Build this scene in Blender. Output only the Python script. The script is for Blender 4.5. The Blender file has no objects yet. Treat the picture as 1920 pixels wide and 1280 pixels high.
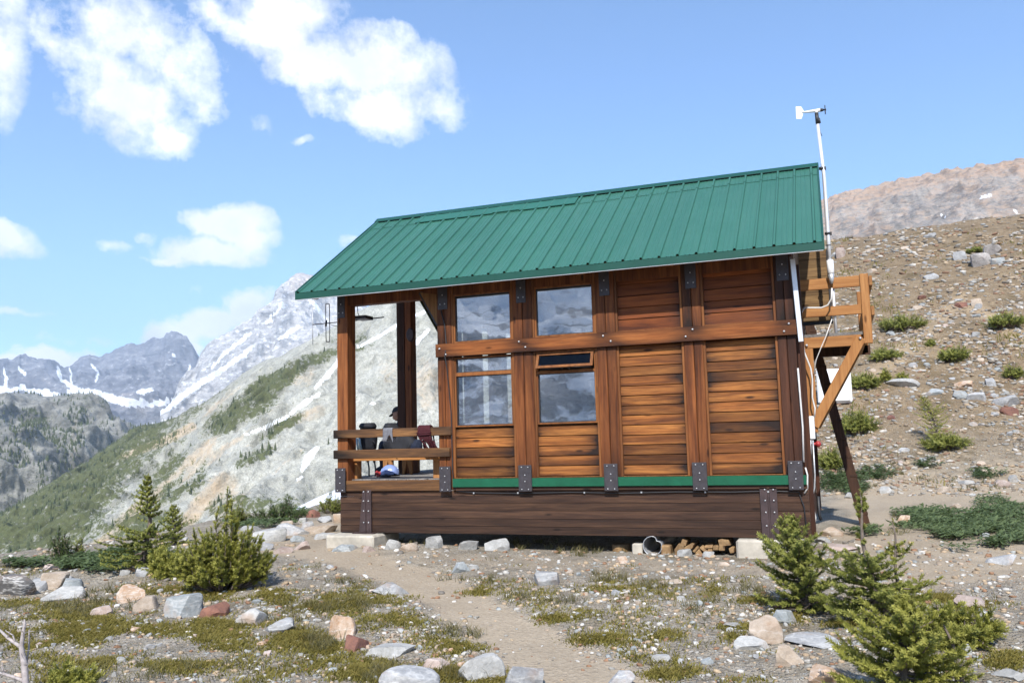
import bpy, bmesh, math, random
import numpy as np
from mathutils import Vector, Matrix
random.seed(7)
RNG = np.random.default_rng(11)
sc = bpy.context.scene
COL = sc.collection
rad = math.radians

# ------------------------------------------------------------------ camera
FPX, PITCH, ROLL, YAW = 1621.36, 0.113814, -0.026692, 0.352571
CAM = np.array([0.0, 0.0, 1.6])
_cy, _sy, _cp, _sp = math.cos(YAW), math.sin(YAW), math.cos(PITCH), math.sin(PITCH)
FW = np.array([-_sy * _cp, _cy * _cp, _sp]); RT0 = np.array([_cy, _sy, 0.0]); UP0 = np.cross(RT0, FW)
RT = math.cos(ROLL) * RT0 + math.sin(ROLL) * UP0
UPV = -math.sin(ROLL) * RT0 + math.cos(ROLL) * UP0
cam_d = bpy.data.cameras.new('camera'); cam = bpy.data.objects.new('camera', cam_d); COL.objects.link(cam)
cam_d.sensor_width = 36.0; cam_d.lens = FPX / 1920 * 36.0; cam_d.clip_start = 0.1; cam_d.clip_end = 30000
M = Matrix.Identity(4)
for i in range(3):
    M[i][0], M[i][1], M[i][2], M[i][3] = RT[i], UPV[i], -FW[i], CAM[i]
cam.matrix_world = M
sc.camera = cam

def ray(px, py):
    return FW + (px - 960) / FPX * RT - (py - 640) / FPX * UPV
def UN(px, py, Y):                      # survey: the point of the plane y = Y seen at a photo pixel
    d = ray(px, py); return CAM + d * (Y / d[1])
def UX(px, py, Y): return float(UN(px, py, Y)[0])
def UZ(px, py, Y): return float(UN(px, py, Y)[2])
def proj(P):
    q = np.asarray(P, float) - CAM; z = q @ FW
    return 960 + FPX * (q @ RT) / z, 640 - FPX * (q @ UPV) / z, z
def sm(a, b, x):
    t = np.clip((np.asarray(x, float) - a) / (b - a), 0, 1); return t * t * (3 - 2 * t)

# ------------------------------------------------------------------ noise in numpy
_perm = np.random.default_rng(5).permutation(256)
_perm = np.concatenate([_perm, _perm, _perm])
_grad = np.random.default_rng(6).normal(size=(256, 3)); _grad /= np.linalg.norm(_grad, axis=1)[:, None]
def pn(x, y, z=0.0):
    x, y, z = np.broadcast_arrays(np.asarray(x, float), np.asarray(y, float), np.asarray(z, float))
    xi, yi, zi = np.floor(x).astype(int), np.floor(y).astype(int), np.floor(z).astype(int)
    xf, yf, zf = x - xi, y - yi, z - zi
    u, v, w = [t * t * t * (t * (t * 6 - 15) + 10) for t in (xf, yf, zf)]
    def g(dx, dy, dz):
        h = _perm[_perm[_perm[(xi + dx) & 255] + ((yi + dy) & 255)] + ((zi + dz) & 255)]
        G = _grad[h]
        return G[..., 0] * (xf - dx) + G[..., 1] * (yf - dy) + G[..., 2] * (zf - dz)
    l = lambda a, b, t: a + (b - a) * t
    return l(l(l(g(0,0,0), g(1,0,0), u), l(g(0,1,0), g(1,1,0), u), v),
             l(l(g(0,0,1), g(1,0,1), u), l(g(0,1,1), g(1,1,1), u), v), w) * 1.6
def fbm(x, y, z=0.0, o=4, ridge=False):
    s = 0; a = 1; f = 1; t = 0
    for k in range(o):
        n = pn(np.asarray(x) * f + 17.3 * k, np.asarray(y) * f - 9.1 * k, np.asarray(z) * f + 3.7 * k)
        if ridge: n = 1 - 2 * np.abs(n)
        s = s + a * n; t += a; a *= 0.5; f *= 2.03
    return s / t

# ------------------------------------------------------------------ object helpers
BASE = {}
def link(o): COL.objects.link(o); return o
def tag(o, label=None, cat=None, group=None, kind=None):
    if label: o['label'] = label
    if cat: o['category'] = cat
    if group: o['group'] = group
    if kind: o['kind'] = kind
    return o
def empty(name, loc, label=None, cat=None, group=None):
    o = link(bpy.data.objects.new(name, None)); o.location = loc; o.empty_display_size = 0.2
    BASE[o.name] = np.array(loc, float)
    return tag(o, label, cat, group)
def base_of(p):
    while p.parent: p = p.parent
    return BASE.get(p.name, np.array(p.location))
def np_mesh(name, V, F, mat=None, attrs=None, smooth=False, sharp=None):
    """F: list of int arrays (n,k)."""
    me = bpy.data.meshes.new(name); V = np.asarray(V, np.float32)
    Fs = F if isinstance(F, list) else [F]
    Fs = [np.asarray(f, np.int32) for f in Fs if len(f)]
    loops = np.concatenate([f.ravel() for f in Fs]); tot = np.concatenate([np.full(len(f), f.shape[1], np.int32) for f in Fs])
    me.vertices.add(len(V)); me.vertices.foreach_set('co', V.ravel())
    me.loops.add(len(loops)); me.loops.foreach_set('vertex_index', loops)
    me.polygons.add(len(tot)); me.polygons.foreach_set('loop_start', np.concatenate([[0], np.cumsum(tot)[:-1]]).astype(np.int32))
    me.update(calc_edges=True)
    if smooth: me.polygons.foreach_set('use_smooth', np.ones(len(tot), bool))
    for k, a in (attrs or {}).items():
        a = np.asarray(a, np.float32)
        if a.ndim == 2:
            at = me.attributes.new(k, 'FLOAT_COLOR', 'POINT')
            if a.shape[1] == 3: a = np.concatenate([a, np.ones((len(a), 1), np.float32)], 1)
            at.data.foreach_set('color', a.ravel())
        else:
            at = me.attributes.new(k, 'FLOAT', 'POINT'); at.data.foreach_set('value', a)
    if mat: me.materials.append(mat)
    me.validate()
    if sharp and smooth: me.set_sharp_from_angle(angle=rad(sharp))
    return me
def np_obj(name, V, F, mat, attrs=None, smooth=False, parent=None, loc=None, sharp=None):
    V = np.asarray(V, float)
    if parent is not None: V = V - base_of(parent)
    elif loc is not None: V = V - np.asarray(loc, float)
    o = link(bpy.data.objects.new(name, np_mesh(name, V, F, mat, attrs, smooth, sharp)))
    if parent is not None: o.parent = parent
    elif loc is not None: o.location = loc
    return o

class MB:
    def __init__(s): s.V = []; s.F = []; s.T = []; s.S = []
    def add(s, verts, faces, t=0.0, smooth=False):
        b = len(s.V); s.V += [tuple(map(float, v)) for v in verts]
        for f in faces: s.F.append([b + i for i in f]); s.T.append(t); s.S.append(smooth)
        return s
    def box(s, x0, x1, y0, y1, z0, z1, t=0.0, n=1):
        d = (x1 - x0, y1 - y0, z1 - z0); ax = max(range(3), key=lambda i: d[i])
        lo = [x0, y0, z0]; hi = [x1, y1, z1]
        o = [i for i in range(3) if i != ax]; V = []
        for k in range(n + 1):
            for (a, b) in ((0, 0), (1, 0), (1, 1), (0, 1)):
                p = [0, 0, 0]; p[ax] = lo[ax] + d[ax] * k / n
                p[o[0]] = hi[o[0]] if a else lo[o[0]]; p[o[1]] = hi[o[1]] if b else lo[o[1]]; V.append(p)
        F = [[3, 2, 1, 0], [4 * n, 4 * n + 1, 4 * n + 2, 4 * n + 3]]
        for k in range(n):
            for j in range(4): F.append([4 * k + j, 4 * k + (j + 1) % 4, 4 * k + 4 + (j + 1) % 4, 4 * k + 4 + j])
        if ax == 1: F = [f[::-1] for f in F]
        return s.add(V, F, t)
    def beam(s, p, q, w, h, up=(0, 0, 1), t=0.0, n=1):
        p, q = np.array(p, float), np.array(q, float); d = q - p; d /= np.linalg.norm(d)
        sd = np.cross(d, up); sd /= np.linalg.norm(sd); u = np.cross(sd, d); V = []
        for k in range(n + 1):
            c = p + (q - p) * k / n
            V += [c - sd * w/2 - u * h/2, c + sd * w/2 - u * h/2, c + sd * w/2 + u * h/2, c - sd * w/2 + u * h/2]
        F = [[3, 2, 1, 0], [4 * n, 4 * n + 1, 4 * n + 2, 4 * n + 3]]
        for k in range(n):
            for j in range(4): F.append([4 * k + j, 4 * k + (j + 1) % 4, 4 * k + 4 + (j + 1) % 4, 4 * k + 4 + j])
        return s.add(V, F, t)
    def tube(s, pts, r, n=8, t=0.0, cap=True):
        pts = [np.array(p, float) for p in pts]; m = len(pts)
        rs = r if hasattr(r, '__len__') else [r] * m
        V = []; ref = np.array([0.31, 0.17, 0.93])
        for i in range(m):
            d = pts[min(i + 1, m - 1)] - pts[max(i - 1, 0)]; d = d / (np.linalg.norm(d) + 1e-9)
            a = np.cross(d, ref); a /= np.linalg.norm(a) + 1e-9; b = np.cross(d, a)
            for k in range(n):
                th = 2 * math.pi * k / n; V.append(pts[i] + rs[i] * (math.cos(th) * a + math.sin(th) * b))
        F = []
        for i in range(m - 1):
            for k in range(n): F.append([i*n + k, i*n + (k+1) % n, (i+1)*n + (k+1) % n, (i+1)*n + k])
        s.add(V, F, t, True)
        if cap:
            b = len(s.V) - m * n
            s.F.append([b + k for k in range(n)][::-1]); s.T.append(t); s.S.append(False)
            s.F.append([b + (m-1)*n + k for k in range(n)]); s.T.append(t); s.S.append(False)
        return s
    def prism(s, poly, vec, t=0.0):
        n = len(poly); vec = np.array(vec, float); P = [np.array(p, float) for p in poly]
        F = [list(range(n))[::-1], [n + i for i in range(n)]] + [[i, (i+1) % n, n + (i+1) % n, n + i] for i in range(n)]
        return s.add(P + [p + vec for p in P], F, t)
    def ball(s, c, r, n=10, m=6, t=0.0, sc3=(1, 1, 1)):
        V = []; F = []
        for j in range(m + 1):
            ph = math.pi * j / m
            for k in range(n):
                th = 2 * math.pi * k / n
                V.append((c[0] + r*sc3[0]*math.sin(ph)*math.cos(th), c[1] + r*sc3[1]*math.sin(ph)*math.sin(th), c[2] + r*sc3[2]*math.cos(ph)))
        for j in range(m):
            for k in range(n): F.append([j*n+k, (j+1)*n+k, (j+1)*n+(k+1) % n, j*n+(k+1) % n])
        return s.add(V, F, t, True)
    def build(s, name, mat, parent=None, bevel=0.0, stain=None, loc=None, label=None):
        V = np.array(s.V, float); b = np.zeros(3)
        if parent is not None: b = base_of(parent)
        elif loc is not None: b = np.array(loc, float)
        bm = bmesh.new(); vs = [bm.verts.new(v) for v in V - b]
        lt = bm.faces.layers.float.new('tint')
        for f, t, so in zip(s.F, s.T, s.S):
            try: fc = bm.faces.new([vs[i] for i in f])
            except ValueError: continue
            fc[lt] = t; fc.smooth = so
        bmesh.ops.remove_doubles(bm, verts=[v for v in bm.verts], dist=1e-6) if False else None
        bmesh.ops.recalc_face_normals(bm, faces=bm.faces)
        if bevel > 0:
            es = [e for e in bm.edges if len(e.link_faces) == 2 and e.calc_face_angle(0) > 0.6]
            bmesh.ops.bevel(bm, geom=es, offset=bevel, segments=1, affect='EDGES', clamp_overlap=True)
        me = bpy.data.meshes.new(name); bm.to_mesh(me); bm.free(); me.materials.append(mat)
        if stain is not None:
            co = np.empty(len(me.vertices) * 3, np.float32); me.vertices.foreach_get('co', co); co = co.reshape(-1, 3) + b
            at = me.attributes.new('stain', 'FLOAT', 'POINT'); at.data.foreach_set('value', np.asarray(stain(co), np.float32))
        o = link(bpy.data.objects.new(name, me))
        if parent is not None: o.parent = parent
        elif loc is not None: o.location = loc
        if label: o['label'] = label
        return o

# ------------------------------------------------------------------ materials
def newmat(name):
    m = bpy.data.materials.new(name); m.use_nodes = True; nt = m.node_tree
    return m, nt, nt.nodes['Principled BSDF']
class N:
    """tiny node helper"""
    def __init__(s, nt): s.nt = nt
    def n(s, typ, **k):
        x = s.nt.nodes.new('ShaderNode' + typ)
        for a, v in k.items():
            if hasattr(x, a): setattr(x, a, v)
        return x
    def set(s, node, **k):
        for a, v in k.items():
            a = a.replace('_', ' ')
            if hasattr(v, 'is_output'): s.nt.links.new(v, node.inputs[a])
            else: node.inputs[a].default_value = v
        return node
    def lk(s, a, b): s.nt.links.new(a, b)
    def noise(s, vec, scale, detail=4, rough=0.55, out='Fac', dist=0.0):
        x = s.n('TexNoise'); x.inputs['Scale'].default_value = scale; x.inputs['Detail'].default_value = detail
        x.inputs['Roughness'].default_value = rough; x.inputs['Distortion'].default_value = dist
        if vec is not None: s.lk(vec, x.inputs['Vector'])
        return x.outputs[out]
    def vor(s, vec, scale, out='Distance', feature='F1', rnd=1.0):
        x = s.n('TexVoronoi'); x.feature = feature; x.inputs['Scale'].default_value = scale; x.inputs['Randomness'].default_value = rnd
        if vec is not None: s.lk(vec, x.inputs['Vector'])
        return x.outputs[out]
    def ramp(s, fac, stops, interp='LINEAR'):
        x = s.n('ValToRGB'); e = x.color_ramp; e.interpolation = interp
        while len(e.elements) < len(stops): e.elements.new(0.5)
        for el, (p, c) in zip(e.elements, stops):
            el.position = p; el.color = (c, c, c, 1) if not hasattr(c, '__len__') else (*c, 1)
        s.lk(fac, x.inputs['Fac']); return x.outputs['Color']
    def math(s, op, a, b=None, c=None, clamp=False):
        x = s.n('Math'); x.operation = op; x.use_clamp = clamp
        for i, v in enumerate((a, b, c)):
            if v is None: continue
            if hasattr(v, 'is_output'): s.lk(v, x.inputs[i])
            else: x.inputs[i].default_value = v
        return x.outputs[0]
    def vmath(s, op, a, b=None, scale=None):
        x = s.n('VectorMath'); x.operation = op
        for i, v in enumerate((a, b)):
            if v is None: continue
            if hasattr(v, 'is_output'): s.lk(v, x.inputs[i])
            else: x.inputs[i].default_value = v
        if scale is not None:
            if hasattr(scale, 'is_output'): s.lk(scale, x.inputs['Scale'])
            else: x.inputs['Scale'].default_value = scale
        return x.outputs['Value'] if op in ('LENGTH', 'DOT_PRODUCT', 'DISTANCE') else x.outputs[0]
    def mix(s, fac, a, b, blend='MIX'):
        x = s.n('MixRGB'); x.blend_type = blend
        for nm, v in (('Fac', fac), ('Color1', a), ('Color2', b)):
            if hasattr(v, 'is_output'): s.lk(v, x.inputs[nm])
            elif hasattr(v, '__len__'): x.inputs[nm].default_value = (*v, 1)
            else: x.inputs[nm].default_value = v if nm == 'Fac' else (v, v, v, 1)
        return x.outputs[0]
    def attr(s, name, out='Fac'):
        x = s.n('Attribute'); x.attribute_name = name; return x.outputs[out]
    def obj(s): return s.n('TexCoord').outputs['Object']
    def pos(s): return s.n('NewGeometry').outputs['Position']
    def rnd(s): return s.n('ObjectInfo').outputs['Random']
    def mapping(s, vec, scale=(1, 1, 1), loc=(0, 0, 0)):
        x = s.n('Mapping'); x.inputs['Scale'].default_value = scale; x.inputs['Location'].default_value = loc
        s.lk(vec, x.inputs['Vector']); return x.outputs[0]
    def bump(s, h, strength, dist, bsdf, normal=None):
        x = s.n('Bump'); x.inputs['Strength'].default_value = strength; x.inputs['Distance'].default_value = dist
        s.lk(h, x.inputs['Height']); s.lk(x.outputs[0], bsdf.inputs['Normal'])
        return x

def wood(name, light, mid, dark, axis='X', stain=0.45, rough=0.62, var=0.5, knots=True):
    rough += 0.08
    m, nt, b = newmat(name); k = N(nt)
    off = k.vmath('SCALE', (1.7, 2.3, 0.9), scale=k.math('ADD', k.math('MULTIPLY', k.rnd(), 31.0), k.math('MULTIPLY', k.attr('tint'), 17.0)))
    co = k.vmath('ADD', k.obj(), off)
    st = {'X': (0.55, 9, 9), 'Z': (9, 9, 0.55), 'Y': (9, 0.55, 9)}[axis]
    g = k.mapping(co, st)
    n1 = k.noise(g, 1.5, 6, 0.6, dist=0.6); n2 = k.noise(g, 6.0, 4, 0.6)
    c = k.ramp(n1, [(0.28, dark), (0.46, mid), (0.66, light)])
    c = k.mix(k.ramp(n2, [(0.35, 0.5), (0.6, 0.0)]), c, dark)
    tb = k.math('ADD', k.math('MULTIPLY', k.attr('tint'), var), 1 - var / 2)
    c = k.mix(1.0, c, k.n('CombineColor').outputs[0] if False else tb, 'MULTIPLY')
    if knots:
        kn = k.vor(k.mapping(co, {'X': (2.2, 7, 7), 'Z': (7, 7, 2.2), 'Y': (7, 2.2, 7)}[axis]), 1.0)
        c = k.mix(k.ramp(kn, [(0.07, 0.85), (0.16, 0.0)]), c, tuple(v * 0.35 for v in dark))
    blot = k.noise(k.mapping(co, tuple(0.25 * s_ ** 0.6 * 1.9 for s_ in st)), 1.3, 5, 0.62)
    sfac = k.math('MULTIPLY', k.ramp(blot, [(0.5, 0.0), (0.7, 1.0)]), stain)
    sa = k.math('MULTIPLY', k.attr('stain'), k.math('ADD', k.math('MULTIPLY', blot, 1.2), 0.25))
    c = k.mix(k.math('ADD', sfac, sa, clamp=True), c, tuple(v * 0.22 + 0.004 for v in dark))
    k.lk(c, b.inputs['Base Color']); b.inputs['Roughness'].default_value = rough
    b.inputs['Specular IOR Level'].default_value = 0.22
    k.bump(k.math('ADD', n1, k.math('MULTIPLY', n2, 0.5)), 0.35, 0.006, b)
    return m
def plain(name, col, rough=0.5, metal=0.0, noise=0.15, scale=8.0, spec=0.5, bump=0.0):
    m, nt, b = newmat(name); k = N(nt)
    n = k.noise(k.obj(), scale, 5, 0.6)
    f = k.ramp(n, [(0.3, 1 - noise), (0.7, 1 + noise)])
    k.lk(k.mix(1.0, col, f, 'MULTIPLY'), b.inputs['Base Color'])
    b.inputs['Roughness'].default_value = rough; b.inputs['Metallic'].default_value = metal; b.inputs['Specular IOR Level'].default_value = spec
    if bump: k.bump(n, bump, 0.01, b)
    return m

W_SIDE = wood('siding_wood', (0.36, 0.142, 0.034), (0.205, 0.070, 0.0155), (0.056, 0.017, 0.0055), 'X', 0.9, 0.55, 1.0)
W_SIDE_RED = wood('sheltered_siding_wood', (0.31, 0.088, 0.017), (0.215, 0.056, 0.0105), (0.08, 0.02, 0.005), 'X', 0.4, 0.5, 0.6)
W_POST = wood('post_wood', (0.285, 0.098, 0.028), (0.175, 0.054, 0.0155), (0.058, 0.0185, 0.007), 'Z', 0.6, 0.55, 0.4)
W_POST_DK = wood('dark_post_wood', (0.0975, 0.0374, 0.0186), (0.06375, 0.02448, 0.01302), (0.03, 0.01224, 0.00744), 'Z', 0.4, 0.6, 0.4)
W_POST_LT = wood('porch_post_wood', (0.3432, 0.1288, 0.0408), (0.2442, 0.0812, 0.024), (0.099, 0.0308, 0.01056), 'Z', 0.35, 0.55, 0.4)
W_BEAM = wood('beam_wood', (0.40, 0.145, 0.040), (0.28, 0.088, 0.022), (0.10, 0.030, 0.009), 'X', 0.3, 0.55, 0.4)
W_SKIRT = wood('dark_plank_wood', (0.115, 0.060, 0.034), (0.064, 0.033, 0.021), (0.028, 0.0155, 0.0115), 'X', 0.35, 0.62, 0.5)
W_RAIL = wood('weathered_rail_wood', (0.285, 0.136, 0.048), (0.1275, 0.0612, 0.027), (0.0525, 0.0306, 0.018), 'X', 0.5, 0.65, 0.4)
W_NEW = wood('new_timber_x', (0.468, 0.2304, 0.0832), (0.39, 0.18, 0.0608), (0.2652, 0.108, 0.0352), 'X', 0.12, 0.6, 0.4)
W_NEWZ = wood('new_timber_z', (0.468, 0.2304, 0.0832), (0.39, 0.18, 0.0608), (0.2652, 0.108, 0.0352), 'Z', 0.12, 0.6, 0.4)
W_NEWY = wood('new_timber_y', (0.4056, 0.2016, 0.0768), (0.3276, 0.1512, 0.0544), (0.2184, 0.0936, 0.032), 'Y', 0.2, 0.6, 0.4)
W_GREY = wood('grey_deck_wood', (0.30, 0.28, 0.26), (0.22, 0.205, 0.19), (0.12, 0.11, 0.10), 'Y', 0.2, 0.75, 0.4)
W_DOOR = wood('loft_door_wood', (0.24, 0.15, 0.065), (0.17, 0.10, 0.042), (0.09, 0.05, 0.022), 'X', 0.3, 0.6, 0.5)
W_LADDER = wood('ladder_wood', (0.102, 0.051, 0.0279), (0.063, 0.03, 0.01736), (0.03, 0.0156, 0.00992), 'Z', 0.4, 0.65, 0.4)
W_PLY = wood('plywood', (0.4, 0.2175, 0.084), (0.304, 0.1425, 0.049), (0.128, 0.05625, 0.021), 'Z', 0.3, 0.6, 0.4)
W_LOG = wood('firewood_bark', (0.42, 0.27, 0.13), (0.29, 0.18, 0.085), (0.15, 0.09, 0.05), 'Y', 0.3, 0.75, 0.5)
W_TRIM = wood('trim_wood', (0.324, 0.1302, 0.039), (0.2376, 0.0868, 0.026), (0.1152, 0.0403, 0.013), 'Z', 0.3, 0.55, 0.4)
STEEL = plain('bracket_steel', (0.055, 0.048, 0.052), 0.5, 0.25, 0.25, 14, 0.5, 0.15)
STEEL_BR = plain('brown_steel', (0.055, 0.035, 0.034), 0.55, 0.15, 0.3, 10)
BOLT = plain('bolt_zinc', (0.62, 0.62, 0.62), 0.35, 0.6, 0.05)
ALU = plain('aluminium', (0.72, 0.73, 0.75), 0.35, 0.35, 0.06)
GALV = plain('galvanised', (0.50, 0.51, 0.52), 0.42, 0.5, 0.2, 20)
WHITE = plain('white_plastic', (0.80, 0.80, 0.79), 0.45, 0, 0.04)
BLACKP = plain('black_plastic', (0.02, 0.02, 0.022), 0.5)
CABLE_W = plain('white_cable', (0.62, 0.60, 0.57), 0.5)
CONC = plain('concrete', (0.44, 0.40, 0.33), 0.9, 0, 0.25, 6, 0.2, 0.5)
GREEN_STRIP = plain('green_flashing', (0.009, 0.095, 0.046), 0.32, 0, 0.18, 5)
INTERIOR = plain('interior_wall', (0.10, 0.075, 0.05), 0.8)
INT_WHITE = plain('interior_white_board', (0.7, 0.7, 0.68), 0.6)
RED = plain('red_paint', (0.35, 0.03, 0.03), 0.5)
# ------------------------------------------------------------------ terrain
_TH = [-180, -140, -95, -60, -10, 5, 12, 18.7, 25.8, 31.4, 34.1, 37.7, 42.3, 50.8, 60, 95, 140, 180]
_RE = [26, 24, 30, 200, 200, 200, 120, 48, 30, 23.4, 20.4, 19.4, 15.6, 14.3, 13.5, 14, 20, 26]
def H(x, y):
    x = np.asarray(x, float); y = np.asarray(y, float)
    r = np.hypot(x, y); th = np.degrees(np.arctan2(-x, y)); a = x / np.maximum(y, 1.0)
    z = 0.13 * sm(5, 10.5, y) + 0.07 * sm(-3, -6.5, x) * sm(7, 10.5, y)
    S = sm(-0.62, -0.06, a) * sm(14, 20, y)
    yy = np.maximum(0, y - 19.0); g = yy * yy / (yy + 3.5)
    g = np.where(g < 25, g, 25 + 9 * (1 - np.exp(-(g - 25) / 9)))
    hill = (0.425 + 0.08 * np.clip(a, -0.3, 0.5)) * g * S
    hill = hill - 0.35 * np.maximum(0, y - 72)
    far = sm(19, 27, y) * S
    hill = hill + far * (0.75 * fbm(x * 0.09, y * 0.09, 1.3, 3) + 0.22 * fbm(x * 0.45, y * 0.45, 4.1, 3))
    Re = np.interp(th, _TH, _RE) + 0.9 * fbm(x * 0.35, y * 0.35, 2.2, 2)
    dd = np.maximum(0, r - Re); drop = 0.85 * dd * dd / (dd + 3.0)
    pad = sm(9.2, 10.6, y) * sm(16.5, 15, y) * sm(-8.3, -7.2, x) * sm(1.3, 0.3, x)
    pth = pathmask(x, y)
    n = 0.085 * fbm(x * 0.55, y * 0.55, 0.5, 3) + 0.035 * fbm(x * 2.1, y * 2.1, 3.3, 3)
    z = z + n * (1 - 0.85 * pad) * (1 - 0.6 * pth) - 0.035 * pth + hill - drop
    return z
# worn path: world polyline (x, y, half width)
_PATH = [(-1.2, 4.2, .55), (-1.55, 5.6, .5), (-2.35, 6.6, .42), (-3.3, 7.7, .40), (-4.55, 8.9, .42), (-5.9, 9.9, .5), (-7.3, 10.6, .6), (-8.3, 11.8, .7), (-8.9, 14.0, .6), (-9.3, 16, .5)]
def polymask(x, y, P, soft=0.35):
    best = np.zeros(np.broadcast(x, y).shape)
    for (x0, y0, w0), (x1, y1, w1) in zip(P[:-1], P[1:]):
        dx, dy = x1 - x0, y1 - y0
        t = np.clip(((x - x0) * dx + (y - y0) * dy) / (dx * dx + dy * dy), 0, 1)
        d = np.hypot(x - x0 - t * dx, y - y0 - t * dy); w = w0 + (w1 - w0) * t
        best = np.maximum(best, sm(w * (1 + soft), w * (1 - soft), d))
    return best
def pathmask(x, y):
    x = np.asarray(x, float); y = np.asarray(y, float)
    w = 0.12 * pn(x * 1.6, y * 1.6, 7.7)
    return polymask(x + w, y + w, _PATH, 0.55)
_gx = np.arange(-48, 42.01, 0.15); _gy = np.arange(-2, 96.01, 0.15); _HG = None
def HF(x, y):
    global _HG
    if _HG is None:
        X, Y = np.meshgrid(_gx, _gy, indexing='ij'); _HG = H(X, Y)
    u = np.clip((np.asarray(x) + 48) / 0.15, 0, len(_gx) - 1.001); v = np.clip((np.asarray(y) + 2) / 0.15, 0, len(_gy) - 1.001)
    i = u.astype(int); j = v.astype(int); u = u - i; v = v - j
    return (_HG[i, j] * (1 - u) + _HG[i + 1, j] * u) * (1 - v) + (_HG[i, j + 1] * (1 - u) + _HG[i + 1, j + 1] * u) * v
def ground_at(px, py):
    d = ray(px, py); d = d / np.linalg.norm(d[:2]); t = np.concatenate([np.arange(2, 30, 0.1), np.arange(30, 110, 0.25)])
    P = CAM + t[:, None] * d
    below = P[:, 2] < HF(P[:, 0], P[:, 1])
    i = int(np.argmax(below))
    if not below.any(): i = 100
    lo, hi = t[max(i - 1, 0)], t[i]
    for _ in range(12):
        mth = (lo + hi) / 2; p = CAM + mth * d
        if p[2] < float(HF(p[0], p[1])): hi = mth
        else: lo = mth
    p = CAM + hi * d
    return np.array([p[0], p[1], float(H(p[0], p[1]))])
def ground_many(px, py):
    """vectorised version of ground_at, NaN where the ray misses the near ground"""
    px = np.asarray(px, float); py = np.asarray(py, float)
    d = FW + ((px - 960) / FPX)[:, None] * RT - ((py - 640) / FPX)[:, None] * UPV
    d = d / np.linalg.norm(d[:, :2], axis=1)[:, None]
    t = np.concatenate([np.arange(3, 30, 0.2), np.arange(30, 90, 0.5)])
    X = CAM[0] + t * d[:, :1]; Y = CAM[1] + t * d[:, 1:2]; Z = CAM[2] + t * d[:, 2:3]
    hit = Z < HF(X, Y); i = hit.argmax(1); ok = hit.any(1) & (i > 0); i = np.maximum(i, 1)
    lo, hi = t[i - 1], t[i]
    for _ in range(9):
        m = (lo + hi) / 2; b = CAM[2] + m * d[:, 2] < HF(CAM[0] + m * d[:, 0], CAM[1] + m * d[:, 1])
        hi = np.where(b, m, hi); lo = np.where(b, lo, m)
    P = CAM + hi[:, None] * d
    P[:, 2] = H(P[:, 0], P[:, 1]); P[~ok] = np.nan
    return P

def grid_faces(nr, nc, wrap=False):
    i = np.arange(nr - 1)[:, None]; j = np.arange(nc if wrap else nc - 1)[None, :]
    j2 = (j + 1) % nc
    return np.stack(np.broadcast_arrays(i * nc + j, i * nc + j2, (i + 1) * nc + j2, (i + 1) * nc + j), -1).reshape(-1, 4)

def build_ground():
    th = np.concatenate([np.arange(-58, -22, 1.2), np.arange(-22, 60, 0.17), np.arange(60, 92, 1.2), np.arange(92, 302, 4.0)])
    r = np.concatenate([[0.02], np.geomspace(0.6, 4.2, 14)[:-1], 1 / np.linspace(1 / 4.2, 1 / 30.0, 330), np.linspace(30.3, 75, 170), np.geomspace(77, 150, 16)])
    R, T = np.meshgrid(r, np.radians(th), indexing='ij')
    X = -R * np.sin(T); Y = R * np.cos(T); Z = H(X, Y)
    V = np.stack([X, Y, Z], -1).reshape(-1, 3)
    x, y = V[:, 0], V[:, 1]
    a = x / np.maximum(y, 1)
    path = pathmask(x, y)
    wob = 0.7 * fbm(x * 0.5, y * 0.5, 9.0, 3)
    # trodden sand round the hut corner and to the right of it
    sand = sm(-0.6, 0.4, x + wob) * sm(8.2, 9.8, y + wob - 0.25 * x) * sm(24, 20.5, y + wob * 2)
    sand = np.maximum(sand, 0.55 * sm(10.9, 10.2, y) * sm(9.0, 10.0, y) * sm(-8, -6, x) * sm(1, 0, x))
    hill = sm(19.5, 26, y + 2 * wob) * sm(-0.6, -0.2, a)
    trail = polymask(x, y, TRAIL, 0.6) if len(TRAIL) else 0 * x
    me = np_mesh('ground', V, grid_faces(len(r), len(th), True)[:, ::-1], GROUND, dict(path=np.maximum(path, 0.8 * trail), sand=sand, hill=hill), True)
    o = link(bpy.data.objects.new('ground', me)); o['kind'] = 'structure'
    return o
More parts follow.
